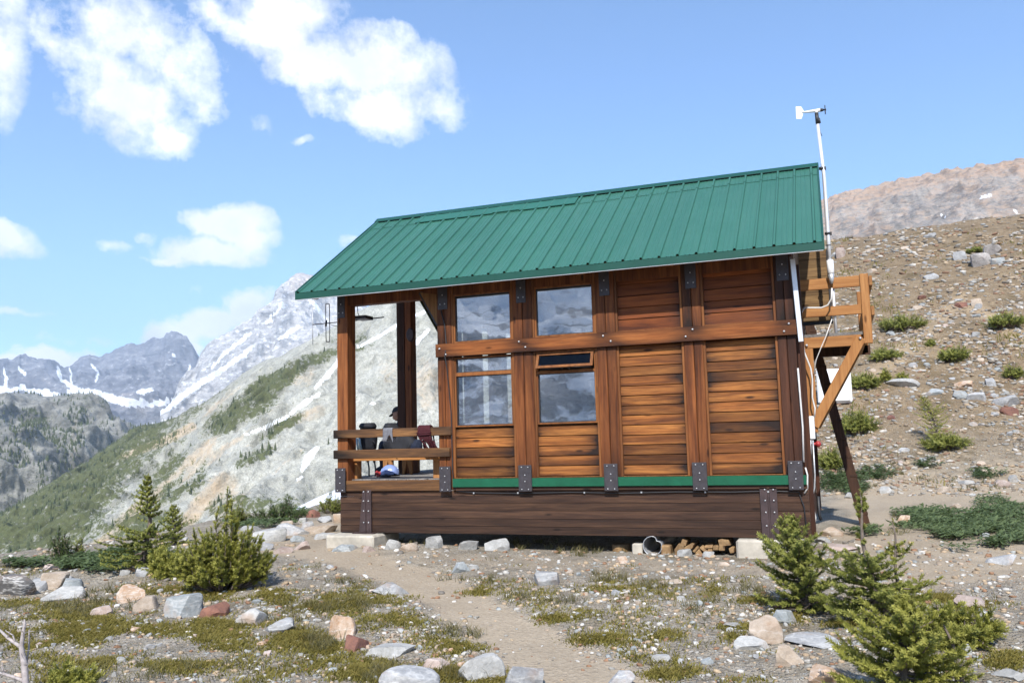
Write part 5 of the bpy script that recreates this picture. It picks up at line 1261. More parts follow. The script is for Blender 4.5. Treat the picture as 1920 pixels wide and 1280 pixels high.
bush('wind bent thin grey green shrub on the far left rim', 112, 1052, 46, 66, 18, 57, NEEDLE_D, .07, 'willow_shrub', True)
bush('little shrub sprig right of the wind bent shrub on the left rim', 149, 1045, 18, 42, 10, 58, NEEDLE, .07, 'willow_shrub', True)
bush('low yellow green bush cut by the bottom edge at far left', 128, 1300, 90, 48, 40, 59, NEEDLE_Y, .08)
# right-hand spruce clump
p = gpos(1520, 1150); m = mpp_at(p)
conifer('spruce_tree', 'bushy young spruce in front of the right footing', 'tree', p, 176 * m, [(0, 56 * m), (.2, 84 * m), (.45, 80 * m), (.7, 54 * m), (.88, 24 * m), (1, 4 * m)], 84, 61, NEEDLE, lean=(-.13, .0), gap=.045, tl=.095, up=.3, skew=(-.2, 0), dead=12, rvar=(.4, 1.12))
p = gpos(1646, 1172); m = mpp_at(p)
conifer('spruce_tree', 'spruce with a long bare leader in the middle of the clump', 'tree', p, 246 * m, [(0, 70 * m), (.15, 104 * m), (.38, 96 * m), (.48, 56 * m), (.55, 5 * m), (.78, 7 * m), (.9, 9 * m), (1, 3 * m)], 92, 62, NEEDLE, lean=(-.08, 0), gap=.045, tl=.095, up=.2, bare=((.52, .84),), skew=(-.3, 0), dead=22, trunk_r=.026, rvar=(.4, 1.12))
p = gpos(1694, 1168); m = mpp_at(p)
conifer('spruce_tree', 'thin half bare spruce stem right of the long leader', 'tree', p, 188 * m, [(0, 100 * m), (.2, 98 * m), (.34, 66 * m), (.40, 8 * m), (.7, 26 * m), (.8, 8 * m), (1, 4 * m)], 48, 63, NEEDLE_Y, lean=(-.03, 0), gap=.05, tl=.095, up=.12, bare=((.40, .64), (.78, .95)), skew=(.6, 0), dead=12, trunk_r=.018)
bush('creeping spruce boughs spreading right from the clump', 1795, 1208, 180, 60, 60, 64, NEEDLE_Y, .095, 'creeping_spruce', gap=.055)
p = gpos(1700, 1322); m = mpp_at(p)
conifer('spruce_tree', 'bright front spruce cut by the bottom edge', 'tree', p, 206 * m, [(0, 112 * m), (.25, 116 * m), (.5, 102 * m), (.66, 72 * m), (.78, 36 * m), (.88, 12 * m), (1, 4 * m)], 90, 65, NEEDLE_Y, lean=(.03, .0), gap=.04, tl=.085, up=.34, dead=10, rvar=(.4, 1.12), skew=(-.12, 0))
p = gpos(1818, 1310); m = mpp_at(p)
conifer('spruce_tree', 'spindly yellowish spruce stem right of the front spruce', 'tree', p, 170 * m, [(0, 64 * m), (.2, 50 * m), (.3, 12 * m), (.8, 14 * m), (1, 4 * m)], 34, 66, NEEDLE_Y, lean=(-.13, 0), gap=.045, tl=.08, bare=((.3, .75),), trunk_r=.012, dead=6)
# hillside shrubs
HS = [(1692, 618, 98, 42, 'wide dark mat of dwarf spruce beside the platform railing', NEEDLE), (1884, 614, 82, 36, 'dwarf spruce mat at the right edge above the trail bend', NEEDLE), (1662, 672, 62, 22, 'low dwarf spruce mat below the platform corner', NEEDLE),
      (1790, 676, 58, 34, 'loose dwarf spruce in the middle of the hillside', NEEDLE), (1618, 726, 66, 34, 'dwarf spruce behind the diagonal brace', NEEDLE), (1660, 716, 18, 34, 'small upright spruce above the big pale slab', NEEDLE_Y), (1692, 716, 20, 24, 'tiny spruce sprig right of the small upright spruce', NEEDLE_Y),
      (1606, 812, 84, 58, 'dwarf spruce beside the ladder on the lower hillside', NEEDLE), (1775, 838, 84, 26, 'dry low boughs around the foot of the lone leaning spruce', NEEDLE), (1560, 878, 52, 46, 'dense green shrub at the hut end behind the ladder', NEEDLE),
      (1828, 474, 34, 15, 'green cushion of dwarf spruce beside the speckled boulders', NEEDLE), (1900, 708, 36, 34, 'green shrub half out of the frame on the right hillside', NEEDLE), (1745, 648, 14, 12, 'tiny green tuft on the hillside below the trail', NEEDLE)]
for i, (px, py, w, h, lb, mt) in enumerate(HS): bush(lb, px, py, w * .92, h * .62, int(24 + w * .8), 70 + i, mt, .17 if w > 40 else .12, 'dwarf_spruce', True, gap=.10, wide=1.5)
p = gpos(1768, 832); m = mpp_at(p)
conifer('spruce_tree', 'lone small spruce leaning left on the lower hillside', 'tree', p, 88 * m, [(0, 24 * m), (.3, 26 * m), (.6, 24 * m), (.85, 12 * m), (1, 3 * m)], 60, 90, NEEDLE_Y, lean=(-.35, 0), gap=.09, tl=.17, small=True, up=.15)

# bleached dead branch in the lower left corner and a white stick
def dead_branch():
    Yd = gpos(60, 1330)[1]; r = .012
    P = lambda x, y, dy=0.0: UN(x, y, Yd + dy)
    root = empty('dead_branch', P(52, 1330), 'bleached forked dead branch standing in the lower left corner', 'dead branch')
    mb = MB()
    mb.tube([P(52, 1345), P(49, 1290), P(45, 1240), P(40, 1212), P(42, 1195), P(46, 1170), P(46, 1160)], [.022, .021, .019, .016, .012, .009, .004], 8)
    mb.tube([P(40, 1213), P(30, 1206), P(15, 1195), P(-3, 1178), P(-20, 1160)], [.013, .011, .010, .007, .004], 7)
    mb.tube([P(29, 1205), P(24, 1190), P(10, 1181)], [.006, .005, .002], 6)
    mb.tube([P(47, 1276), P(30, 1270), P(5, 1262), P(-20, 1256)], [.013, .011, .009, .005], 7)
    mb.tube([P(10, 1264), P(4, 1252), P(4, 1240)], [.006, .004, .002], 6)
    mb.tube([P(50, 1240, .05), P(54, 1215, .07), P(55, 1180, .08), P(57, 1178, .08)], [.007, .006, .004, .002], 6)
    rg = random.Random(4)
    for i in range(26):
        x, y = rg.choice([(40, 1215), (46, 1180), (15, 1194), (49, 1250), (30, 1270), (48, 1290), (5, 1262)]); a = rg.uniform(0, 6.28); L = rg.uniform(6, 18)
        p0 = P(x + rg.uniform(-3, 3), y + rg.uniform(-8, 8)); mb.tube([p0, P(x + L * .6 * math.cos(a), y + L * .6 * math.sin(a), rg.uniform(-.05, .05)), P(x + L * math.cos(a) + 2, y + L * math.sin(a) - 2, rg.uniform(-.08, .08))], [.0025, .002, .001], 4)
    mb.build('limb', BARK_GREY, root)
    s = empty('stick', P(120, 1290, .3), 'thin white stick poking up from the low bush at the bottom left', 'stick')
    mb = MB(); mb.tube([P(118, 1300, .3), P(121, 1278, .3), P(125, 1262, .3), P(127, 1255, .3)], [.009, .0085, .008, .006], 7); mb.build('shaft', plain('bleached_stick', (.62, .58, .54), .8), s)
dead_branch()

# ground plants: blades, uncountable
def blades(name, pts, hgt, n_per, mat, seed, label, spread=.06, wid=.006, cat='grass', leafy=False, bend=.5):
    rg = np.random.default_rng(seed); P = np.repeat(pts, n_per, 0); n = len(P)
    P = P.copy(); P[:, :2] += rg.normal(0, spread, (n, 2)); P[:, 2] = H(P[:, 0], P[:, 1])
    sc_ = np.repeat(mpp_arr(pts), n_per); hh = np.repeat(hgt, n_per) * rg.uniform(.45, 1.15, n)
    a = rg.uniform(0, 6.28, n); lean = rg.uniform(.15, 1.0, n) * bend; d = np.stack([np.cos(a) * lean, np.sin(a) * lean, np.ones(n)], -1)
    sd = np.stack([-np.sin(a + .7), np.cos(a + .7), 0 * a], -1); w = np.maximum(wid * rg.uniform(.7, 1.3, n), .55 * sc_)[:, None]
    if leafy:
        c = P + d * (hh * .8)[:, None]; u = np.stack([np.cos(a), np.sin(a), rg.uniform(-.2, .6, n)], -1); L = (hh * .55)[:, None]
        V = np.stack([c - u * L, c - sd * L * .45, c + u * L, c + sd * L * .45], 1); F = np.arange(n * 4).reshape(n, 4); tp = np.tile([0, .4, 1, .4], n)
    else:
        mid = P + d * (hh * .55)[:, None]; top = P + d * hh[:, None] + np.stack([np.cos(a), np.sin(a), 0 * a - .25], -1) * (hh * lean * .6)[:, None]
        V = np.stack([P - sd * w, P + sd * w, mid + sd * w * .8, mid - sd * w * .8, top], 1); i = np.arange(n)[:, None] * 5
        F4 = i + np.array([[0, 1, 2, 3]]); F3 = i + np.array([[3, 2, 4]]); F = [F4, F3]; tp = np.tile([0, 0, .4, .4, 1.0], n)
    k = V.shape[1]; r = np.repeat(np.clip(np.repeat(rg.random(len(pts)), n_per) * .6 + rg.random(n) * .4, 0, 1), k)
    o = link(bpy.data.objects.new(name, np_mesh(name, V.reshape(-1, 3), F, mat, dict(rnd=r, tip=tp * np.repeat(rg.uniform(.3, 1, n), k)))))
    return tag(o, label, cat, None, 'stuff')
def mpp_arr(P): return ((P - CAM) @ FW) / FPX
def ell_pts(L, dens, seed, brk=-.02):
    """L: ellipses (cx, cy, rx, ry) in survey pixels -> ground points"""
    rg = np.random.default_rng(seed); out = []
    for e in L:
        cx, cy, rx, ry = e[:4]; n = max(4, int(rx * ry * dens * (e[4] if len(e) > 4 else 1))); a = rg.uniform(0, 6.28, n); r = np.sqrt(rg.random(n)) * (1 + .35 * np.sin(a * 3 + cx)) * rg.uniform(.8, 1.1, n)
        out.append(np.stack([cx + rx * r * np.cos(a), cy + ry * r * np.sin(a)], -1))
    Q = np.concatenate(out); P = ground_many(Q[:, 0], Q[:, 1]); P = P[~np.isnan(P[:, 0])]; return P[fbm(P[:, 0] * 2.6, P[:, 1] * 2.6, 3.3, 4) + rg.normal(0, .08, len(P)) > brk]
def noise_pts(n, box, thr, sc_, seed, cond=None):
    rg = np.random.default_rng(seed); P = ground_many(rg.uniform(*box[0], n), rg.uniform(*box[1], n)); P = P[~np.isnan(P[:, 0])]
    v = fbm(P[:, 0] * sc_, P[:, 1] * sc_, seed * 1.7, 3); k = (v + rg.normal(0, .06, len(P)) > thr) & (pathmask(P[:, 0], P[:, 1]) < .3)
    k &= ~((P[:, 0] > -6.6) & (P[:, 0] < -.5) & (P[:, 1] > 11.15))
    if cond is not None: k &= cond(P)
    return P[k]
sand_free = lambda P: ~((P[:, 0] > .5) & (P[:, 1] > 9.3) & (P[:, 1] < 21))
MOSS = [(60, 1135, 60, 14), (150, 1160, 90, 26), (60, 1200, 70, 28), (160, 1185, 60, 22), (310, 1110, 40, 10), (430, 1112, 110, 12), (545, 1125, 45, 14), (410, 1172, 60, 10), (300, 1180, 50, 10), (420, 1205, 50, 14), (380, 1192, 60, 12), (560, 1195, 50, 18), (600, 1215, 45, 10), (620, 1130, 70, 22), (720, 1125, 50, 10), (740, 1160, 50, 12), (690, 1170, 40, 10),
        (665, 1240, 45, 14), (690, 1262, 60, 18), (830, 1262, 60, 14), (900, 1270, 60, 12), (800, 1205, 40, 12), (850, 1215, 40, 12), (955, 1100, 28, 6), (905, 1110, 36, 8), (1045, 1160, 40, 6), (1100, 1200, 45, 7), (1150, 1198, 30, 7), (1250, 1190, 32, 10), (1385, 1185, 35, 16), (1150, 1100, 50, 9), (1010, 1108, 16, 5, 2), (1340, 1105, 16, 8), (1420, 1125, 30, 8), (1250, 1265, 30, 8), (1300, 1262, 18, 5), (1390, 1275, 30, 5), (1290, 1210, 20, 4), (1470, 1155, 30, 14), (1620, 1168, 60, 10), (1760, 1120, 50, 10), (1830, 1135, 50, 9), (1890, 1240, 30, 14), (330, 1250, 60, 8), (500, 1250, 40, 6), (180, 1240, 30, 10)]
P = np.concatenate([ell_pts(MOSS, .26, 101, -.1), noise_pts(5200, ((-200, 1500), (1060, 1330)), .12, .9, 103)])
blades('heath_moss', P, np.full(len(P), .034), 15, MOSSM, 102, 'yellow green heath and moss cushions between the stones', .05, .0045, 'moss', bend=1.1)
GR = [(195, 1125, 60, 26), (130, 1145, 60, 16), (600, 1200, 40, 24), (560, 1140, 40, 18), (480, 1160, 30, 14), (660, 1140, 60, 14), (860, 1185, 45, 14), (730, 1270, 50, 16), (870, 1275, 50, 14), (1180, 1088, 60, 9), (1130, 1080, 26, 10), (1230, 1100, 50, 8), (1060, 1042, 60, 8), (1010, 1030, 50, 8), (1120, 1030, 50, 10), (920, 1045, 20, 5), (790, 1018, 20, 6), (745, 1012, 30, 6), (1000, 1020, 120, 6), (1690, 970, 30, 8), (1750, 895, 80, 10), (1840, 915, 70, 10), (1600, 905, 60, 10), (1670, 880, 40, 14), (1780, 1100, 40, 10), (1690, 1000, 24, 8), (1330, 1130, 20, 6), (1400, 1110, 40, 10), (560, 1120, 30, 8), (890, 1090, 50, 6), (960, 1120, 40, 6), (640, 1090, 30, 6), (1050, 1130, 50, 5)]
P = np.concatenate([ell_pts(GR, .05, 111), noise_pts(1300, ((-200, 1960), (1060, 1330)), .26, .7, 113, sand_free)])
blades('alpine_grass', P, np.full(len(P), .10), 10, GRASSM, 112, 'olive and straw coloured alpine grass growing in loose tufts', .03, .0022, bend=1.0)
LG = [(1830, 985, 95, 24), (1760, 980, 70, 18), (1720, 965, 40, 12), (1880, 960, 60, 22), (1800, 1000, 60, 9), (1905, 1005, 30, 12), (1870, 1023, 20, 7), (1915, 1018, 14, 6), (1795, 1030, 24, 4), (1640, 890, 36, 12), (1600, 920, 30, 12), (1850, 890, 30, 10), (1560, 905, 26, 16), (1590, 900, 30, 14), (1740, 870, 20, 8), (1620, 1000, 30, 6), (180, 1058, 60, 16), (240, 1050, 40, 14), (130, 1062, 40, 8), (300, 1050, 30, 10), (60, 1062, 50, 6), (480, 985, 60, 8), (560, 965, 30, 8)]
P = ell_pts(LG, .3, 121, -.22)
blades('leafy_ground_cover', P, np.full(len(P), .10), 9, LEAF, 122, 'low blue green leafy plants covering the sand in patches', .06, .004, 'ground cover', leafy=True)
# hillside tufts
P = noise_pts(2600, ((1500, 1960), (430, 915)), .20, .35, 131, lambda P: P[:, 1] > 19)
blades('hillside_grass', P, np.full(len(P), .16), 7, MOSSM, 132, 'sparse olive tufts scattered over the gravelly hillside', .12, .01)
# ------------------------------------------------------------------ ladder, mast, aerial, box
def ladder():
    Y0, Y1 = 14.85, 15.22; foot = np.array([UX(1622, 975, 15.0), 15.0, 0]); foot[2] = float(H(foot[0], foot[1])) - .02
    top = np.array([UX(1500, 548, 15.0), 15.0, UZ(1500, 548, 15.0)])
    r = empty('wooden_ladder', foot, 'dark timber ladder leaning against the end of the hut under the platform', 'ladder')
    for y in (Y0, Y1):
        mb = MB(); p = foot.copy(); q = top.copy(); p[1] = q[1] = y; mb.beam(p, q, .05, .15, up=(0, 0, 1), t=.4, n=10); mb.build('side_rail', W_LADDER, r, .006)
    n = 13
    for i in range(n):
        f = (i + .7) / n; c = foot + (top - foot) * f; mb = MB(); mb.box(c[0] - .02, c[0] + .085, Y0 - .03, Y1 + .03, c[2] - .02, c[2] + .02, .3); mb.build('rung', W_LADDER, r, .004)
ladder()
def mast():
    Y = 12.97; P = lambda x, y, dy=0: UN(x, y, Y + dy)
    r = empty('wind_mast', P(1568, 628), 'tall white mast with a small wind vane propeller at the hut gable', 'weather mast')
    mb = MB(); mb.tube([P(1533, 232), P(1545, 330), P(1553, 450), P(1556, 492)], [.024, .026, .027, .027], 12); mb.build('upper_pole', ALU, r)
    mb = MB(); mb.tube([P(1556, 488), P(1558, 513)], .048, 14); mb.build('coupling', WHITE, r, .004)
    mb = MB(); mb.tube([P(1558, 513), P(1559, 524), P(1559, 532)], [.042, .034, .02], 12); mb.build('cable_gland', GALV, r)
    mb = MB(); mb.tube([P(1561, 534, .13), P(1568, 628, .13)], .021, 12); mb.build('lower_pole', ALU, r)
    for y, w in ((316, .03), (438, .028), (460, .008)):
        x = np.interp(y, [232, 492], [1533, 1556]); mb = MB(); mb.tube([P(x, y - w * 70), P(x, y + w * 70)], .036, 12); mb.box(*(P(x, y)[0] + np.array([-.01, .06])), Y - .02, Y + .05, P(x, y)[2] - w * .6, P(x, y)[2] + w * .6) if w > .01 else None
        mb.build('pole_clamp', BLACKP, r)
    mb = MB(); mb.tube([P(1531, 212), P(1533, 233)], .026, 12); mb.tube([P(1535, 222), P(1537, 231)], .018, 8); mb.build('sensor_neck', BLACKP, r)
    ax0, ax1 = P(1500, 211), P(1541, 206.5); mb = MB(); mb.tube([P(1504, 211.0), P(1515, 209.8), P(1530, 208.0), P(1538, 206.7)], [.012, .017, .024, .026], 12); mb.tube([P(1531, 208), P(1531, 213)], .022, 10); mb.build('sensor_body', WHITE, r)
    mb = MB(); mb.tube([P(1538, 206.7), P(1543, 206.3), P(1546, 206.1)], [.025, .02, .006], 12); mb.build('nose_cone', BLACKP, r)
    pr = mb = MB(); c = P(1547.3, 206); mb.tube([c - [.012, 0, 0], c + [.012, 0, 0]], .016, 10)
    for k in range(4):
        a = rad(20 + 90 * k); d = np.array([0, math.sin(a), math.cos(a)]); t = np.array([.35, math.cos(a), -math.sin(a)]); t /= np.linalg.norm(t)
        e = c + d * .075; mb.prism([c + d * .012 - t * .008, e - t * .02, e + t * .02, c + d * .012 + t * .008], np.cross(d, t) * .004)
    mb.build('propeller', BLACKP, r)
    mb = MB(); mb.prism([P(1492, 200), P(1502, 200), P(1507, 208), P(1506, 213), P(1503, 223), P(1493, 223)], (0, .008, 0)); mb.build('tail_vane', WHITE, r)
    mb = MB(); mb.tube([P(1536, 234), P(1538, 248), P(1541, 255)], .005, 5); mb.build('cable', BLACKP, r)
mast()
def aerial():
    Y = 11.45; P = lambda x, y, dy=0: UN(x, y, Y + dy)
    r = empty('yagi_aerial', P(650, 603), 'thin metal aerial with a folded dipole on the porch corner post', 'aerial')
    mb = MB(); mb.tube([P(586, 608.5), P(632, 604), P(670, 600.5)], .008, 8); mb.tube([P(664, 600.5), P(684, 598.5), P(720, 594.5)], .010, 8); mb.build('boom', STEEL, r)
    mb = MB(); mb.tube([P(586, 574), P(586.5, 646)], .0055, 6); mb.build('reflector_rod', GALV, r)
    mb = MB(); pts = []
    for k in range(29):
        a = 2 * math.pi * k / 28; cx, cy = 614.5, 605; y = cy + (35.5 * np.sign(math.cos(a)) if abs(math.cos(a)) > .3 else 35.5 * math.cos(a) / .3); x = cx + 3.6 * math.sin(a) - (y - cy) * -.012
        pts.append(P(x, y))
    mb.tube(pts, .007, 6, cap=False); mb.build('folded_dipole', STEEL, r)
    mb = MB(); mb.tube([P(612, 600), P(611, 612)], .015, 8); mb.build('feed_box', BLACKP, r)
    mb = MB(); mb.tube([P(667, 566), P(670, 575), P(671, 587), P(675, 595), P(680, 599)], .006, 6); mb.tube([P(617, 607), P(625, 610), P(633, 612)], .005, 6); mb.build('lead', BLACKP, r)
    mb = MB(); mb.box(-6.64, -6.45, 11.235, 11.46, UZ(668, 600, Y) - .02, UZ(668, 600, Y) + .03); mb.build('mount', STEEL, r)
aerial()
def white_box():
    g = ground_at(1566, 764); Y = float(g[1]); x0, x1 = UX(1532, 725, Y), UX(1597, 725, Y); z0, z1 = UZ(1562, 756, Y), UZ(1560, 691, Y); zg = float(H((x0 + x1) / 2, Y + .3)) - .05
    r = empty('white_cabinet', ((x0 + x1) / 2, Y + .3, zg), 'white plastic cabinet standing on the hillside behind the ladder', 'cabinet')
    w, h = x1 - x0, z1 - z0
    mb = MB(); mb.box(x0, x1, Y + .04, Y + .75, z0, z1, 0, 3); mb.build('case', WHITE, r, .05)
    mb = MB(); mb.box(x0 + .10 * w, x1 - .06 * w, Y, Y + .038, z0 + .06 * h, z1 - .08 * h); mb.build('lid', WHITE, r, .03)
    for xx in (x0 + .12 * w, x1 - .2 * w):
        mb = MB(); mb.box(xx, xx + .09, Y + .06, Y + .70, zg, z0 - .002); mb.build('skid', W_POST_DK, r)
white_box()
# ------------------------------------------------------------------ under the floor: pipe, blocks, firewood
def under_floor():
    Y = 11.02; c = UN(1223, 1023, Y); R = .122
    r = empty('culvert_pipe', c, 'dented galvanised culvert pipe lying under the hut floor', 'pipe')
    n = 36; mb = MB(); V = []; ys = np.linspace(0, 1.1, 56)
    for (sgn, rr) in ((1, R), (-1, R - .007)):
        for y in ys:
            for k in range(n):
                a = 2 * math.pi * k / n; dent = .30 * math.exp(-((a - rad(48)) / .28) ** 2) * math.exp(-y * 1.2)
                q = rr * (1 - dent) + (.005 * math.sin(y * 90) if y > .02 else 0); V.append((c[0] + q * math.cos(a), Y + y, c[2] + q * math.sin(a)))
    F = []; m = len(ys)
    for s in (0, 1):
        for j in range(m - 1):
            for k in range(n): f = [s*m*n + j*n + k, s*m*n + j*n + (k+1) % n, s*m*n + (j+1)*n + (k+1) % n, s*m*n + (j+1)*n + k]; F.append(f if s == 0 else f[::-1])
    for k in range(n): F.append([k, (k+1) % n, m*n + (k+1) % n, m*n + k])
    mb.add(V, F, 0, True); mb.build('corrugated_tube', GALV, r)
    for (x0, x1, y0, y1, mt, lb, nm, ct) in ((1185, 1204, 1019, 1041, CONC, 'pale concrete block left of the culvert pipe', 'concrete_block', 'block'), (1239, 1257, 1022, 1043, W_LOG, 'brown timber block right of the culvert pipe', 'timber_block', 'timber block')):
        a, b_ = UX(x0, 1030, Y), UX(x1, 1030, Y); z0, z1 = UZ(x0, y1, Y), UZ(x0, y0, Y); o = MB(); o.box(a, b_, Y, Y + .25, z0 - .03, z1, .4); o = o.build(nm, mt, None, .012, loc=((a + b_) / 2, Y + .12, z0)); tag(o, lb, ct)
    a = UN(1165, 1030, 11.3); o = MB(); o.tube([a + [0, 0, -.11], a + [0, 0, .075]], [.125, .12], 14); o = o.build('chopping_block', W_LOG, None, loc=a); tag(o, 'round tan chopping block left of the concrete block', 'log')
    # firewood: each split piece for itself. polygon of its end grain in survey pixels
    fw = [([(1264, 1030), (1272, 1019), (1283, 1022), (1281, 1036), (1277, 1044), (1266, 1041)], 'big six sided log end at the left of the firewood'), ([(1279, 1010), (1288, 1014), (1285, 1024), (1276, 1020)], 'small pale log end on top of the six sided log'),
          ([(1282, 1026), (1296, 1018), (1301, 1020), (1297, 1029), (1284, 1031)], 'slanting split log right of the six sided log'), ([(1298, 1033), (1306, 1024), (1310, 1027), (1302, 1036)], 'thin leaning billet left of the small stack'), ([(1311, 1027), (1315, 1023), (1328, 1034), (1325, 1038)], 'narrow billet leaning across the small stack'),
          ([(1303, 1036), (1311, 1028), (1316, 1037), (1308, 1041)], 'little wedge log under the leaning billet'), ([(1321, 1023), (1336, 1022), (1336, 1027), (1322, 1028)], 'flat board end on top of the small stack'), ([(1327, 1029), (1335, 1028), (1336, 1039), (1327, 1039)], 'square log end in the middle of the small stack'), ([(1336, 1023), (1347, 1023), (1347, 1031), (1337, 1031)], 'pale square log end right of the flat board'),
          ([(1348, 1023), (1359, 1024), (1359, 1032), (1348, 1032)], 'brown square log end under the big half log'), ([(1346, 1012), (1352, 1010), (1366, 1012), (1370, 1022), (1349, 1024)], 'big half round log on top of the firewood at the right'), ([(1366, 1028), (1371, 1025), (1376, 1026), (1376, 1036), (1369, 1037)], 'small log end at the right end of the firewood'), ([(1312, 1037), (1327, 1038), (1327, 1043), (1313, 1043)], 'flat log end at the bottom of the small stack')]
    for i, (pl, lb) in enumerate(fw):
        yy = 11.0 + .012 * (i % 4); pts = [UN(x, y, yy) for x, y in pl]; o = MB(); o.prism(pts, (0.02 * (i % 3 - 1), .38, .0), i * .13 % 1); o = o.build('firewood_log', W_LOG, None, .004, loc=np.mean(pts, 0)); tag(o, lb, 'firewood', 'firewood under the hut floor')
under_floor()
# ------------------------------------------------------------------ porch furniture and gear
def bench(x0, x1, y0, y1, zt, label, legs, notch=False):
    r = empty('wooden_bench', ((x0 + x1) / 2, (y0 + y1) / 2, ZFL), label, 'bench')
    mb = MB(); mb.box(x0, x1, y0, y1, zt - .045, zt, .4, 6); mb.build('seat', W_NEW, r, .006)
    mb = MB(); mb.box(x0 + .02, x1 - .02, y0 + .03, y0 + .06, zt - .14, zt - .047, .6, 6); mb.build('apron', W_NEW, r, .004)
    for xx in legs:
        mb = MB()
        if notch: mb.prism([(xx - .09, y0 + .02, zt - .047), (xx + .09, y0 + .02, zt - .047), (xx + .09, y0 + .02, ZFL), (xx + .05, y0 + .02, ZFL), (xx, y0 + .02, ZFL + .22), (xx - .05, y0 + .02, ZFL), (xx - .09, y0 + .02, ZFL)], (0, .045, 0))
        else: mb.box(xx - .05, xx + .05, y0 + .065, y1 - .02, ZFL, zt - .047, .5)
        mb.build('leg', W_NEWZ, r, .004)
bench(-6.72, -5.1, 11.13, 11.36, 1.50, 'orange wood bench close behind the porch rail', (UX(667, 880, 11.25), UX(821, 880, 11.25)))
bench(-7.15, -6.1, 12.6, 12.9, 1.50, 'wooden bench with notched plank legs at the far post of the porch', (UX(726, 880, 12.6), UX(762, 880, 12.6)), True)
CLOTH_BK = plain('black_nylon', (0.016, 0.017, 0.022), .7, 0, .3, 20, .3, .3); CLOTH_NV = plain('navy_cloth', (.018, .024, .045), .8, 0, .3, 20, .2, .3); CLOTH_GY = plain('grey_cloth', (.16, .16, .175), .85, 0, .25, 20, .2, .3)
CLOTH_TEAL = plain('pale_teal_nylon', (.33, .42, .43), .7, 0, .2, 20); ROPE = plain('maroon_rope', (.06, .014, .018), .8, 0, .3, 60, .2, .3); HELM = plain('blue_helmet_shell', (.22, .30, .58), .3, 0, .05)
SKIN = plain('skin', (.36, .19, .125), .55, 0, .08, 8, .4); CAPM = plain('cap_cloth', (.022, .02, .022), .85, 0, .2, 40); JACKET = plain('dark_jacket', (.02, .025, .04), .8, 0, .25, 14, .2, .3); TROUS = plain('grey_trousers', (.06, .06, .065), .85, 0, .25, 14, .2, .3)
def lump(name, c, size, mat, parent, seed, sub=3, rough=.12, lo=.7):
    V, F = rock_shape(sub, seed, 7, rough, lo); V = V * np.array(size) / 2 + np.array(c); return np_obj(name, V, F, mat, None, True, parent, sharp=None)
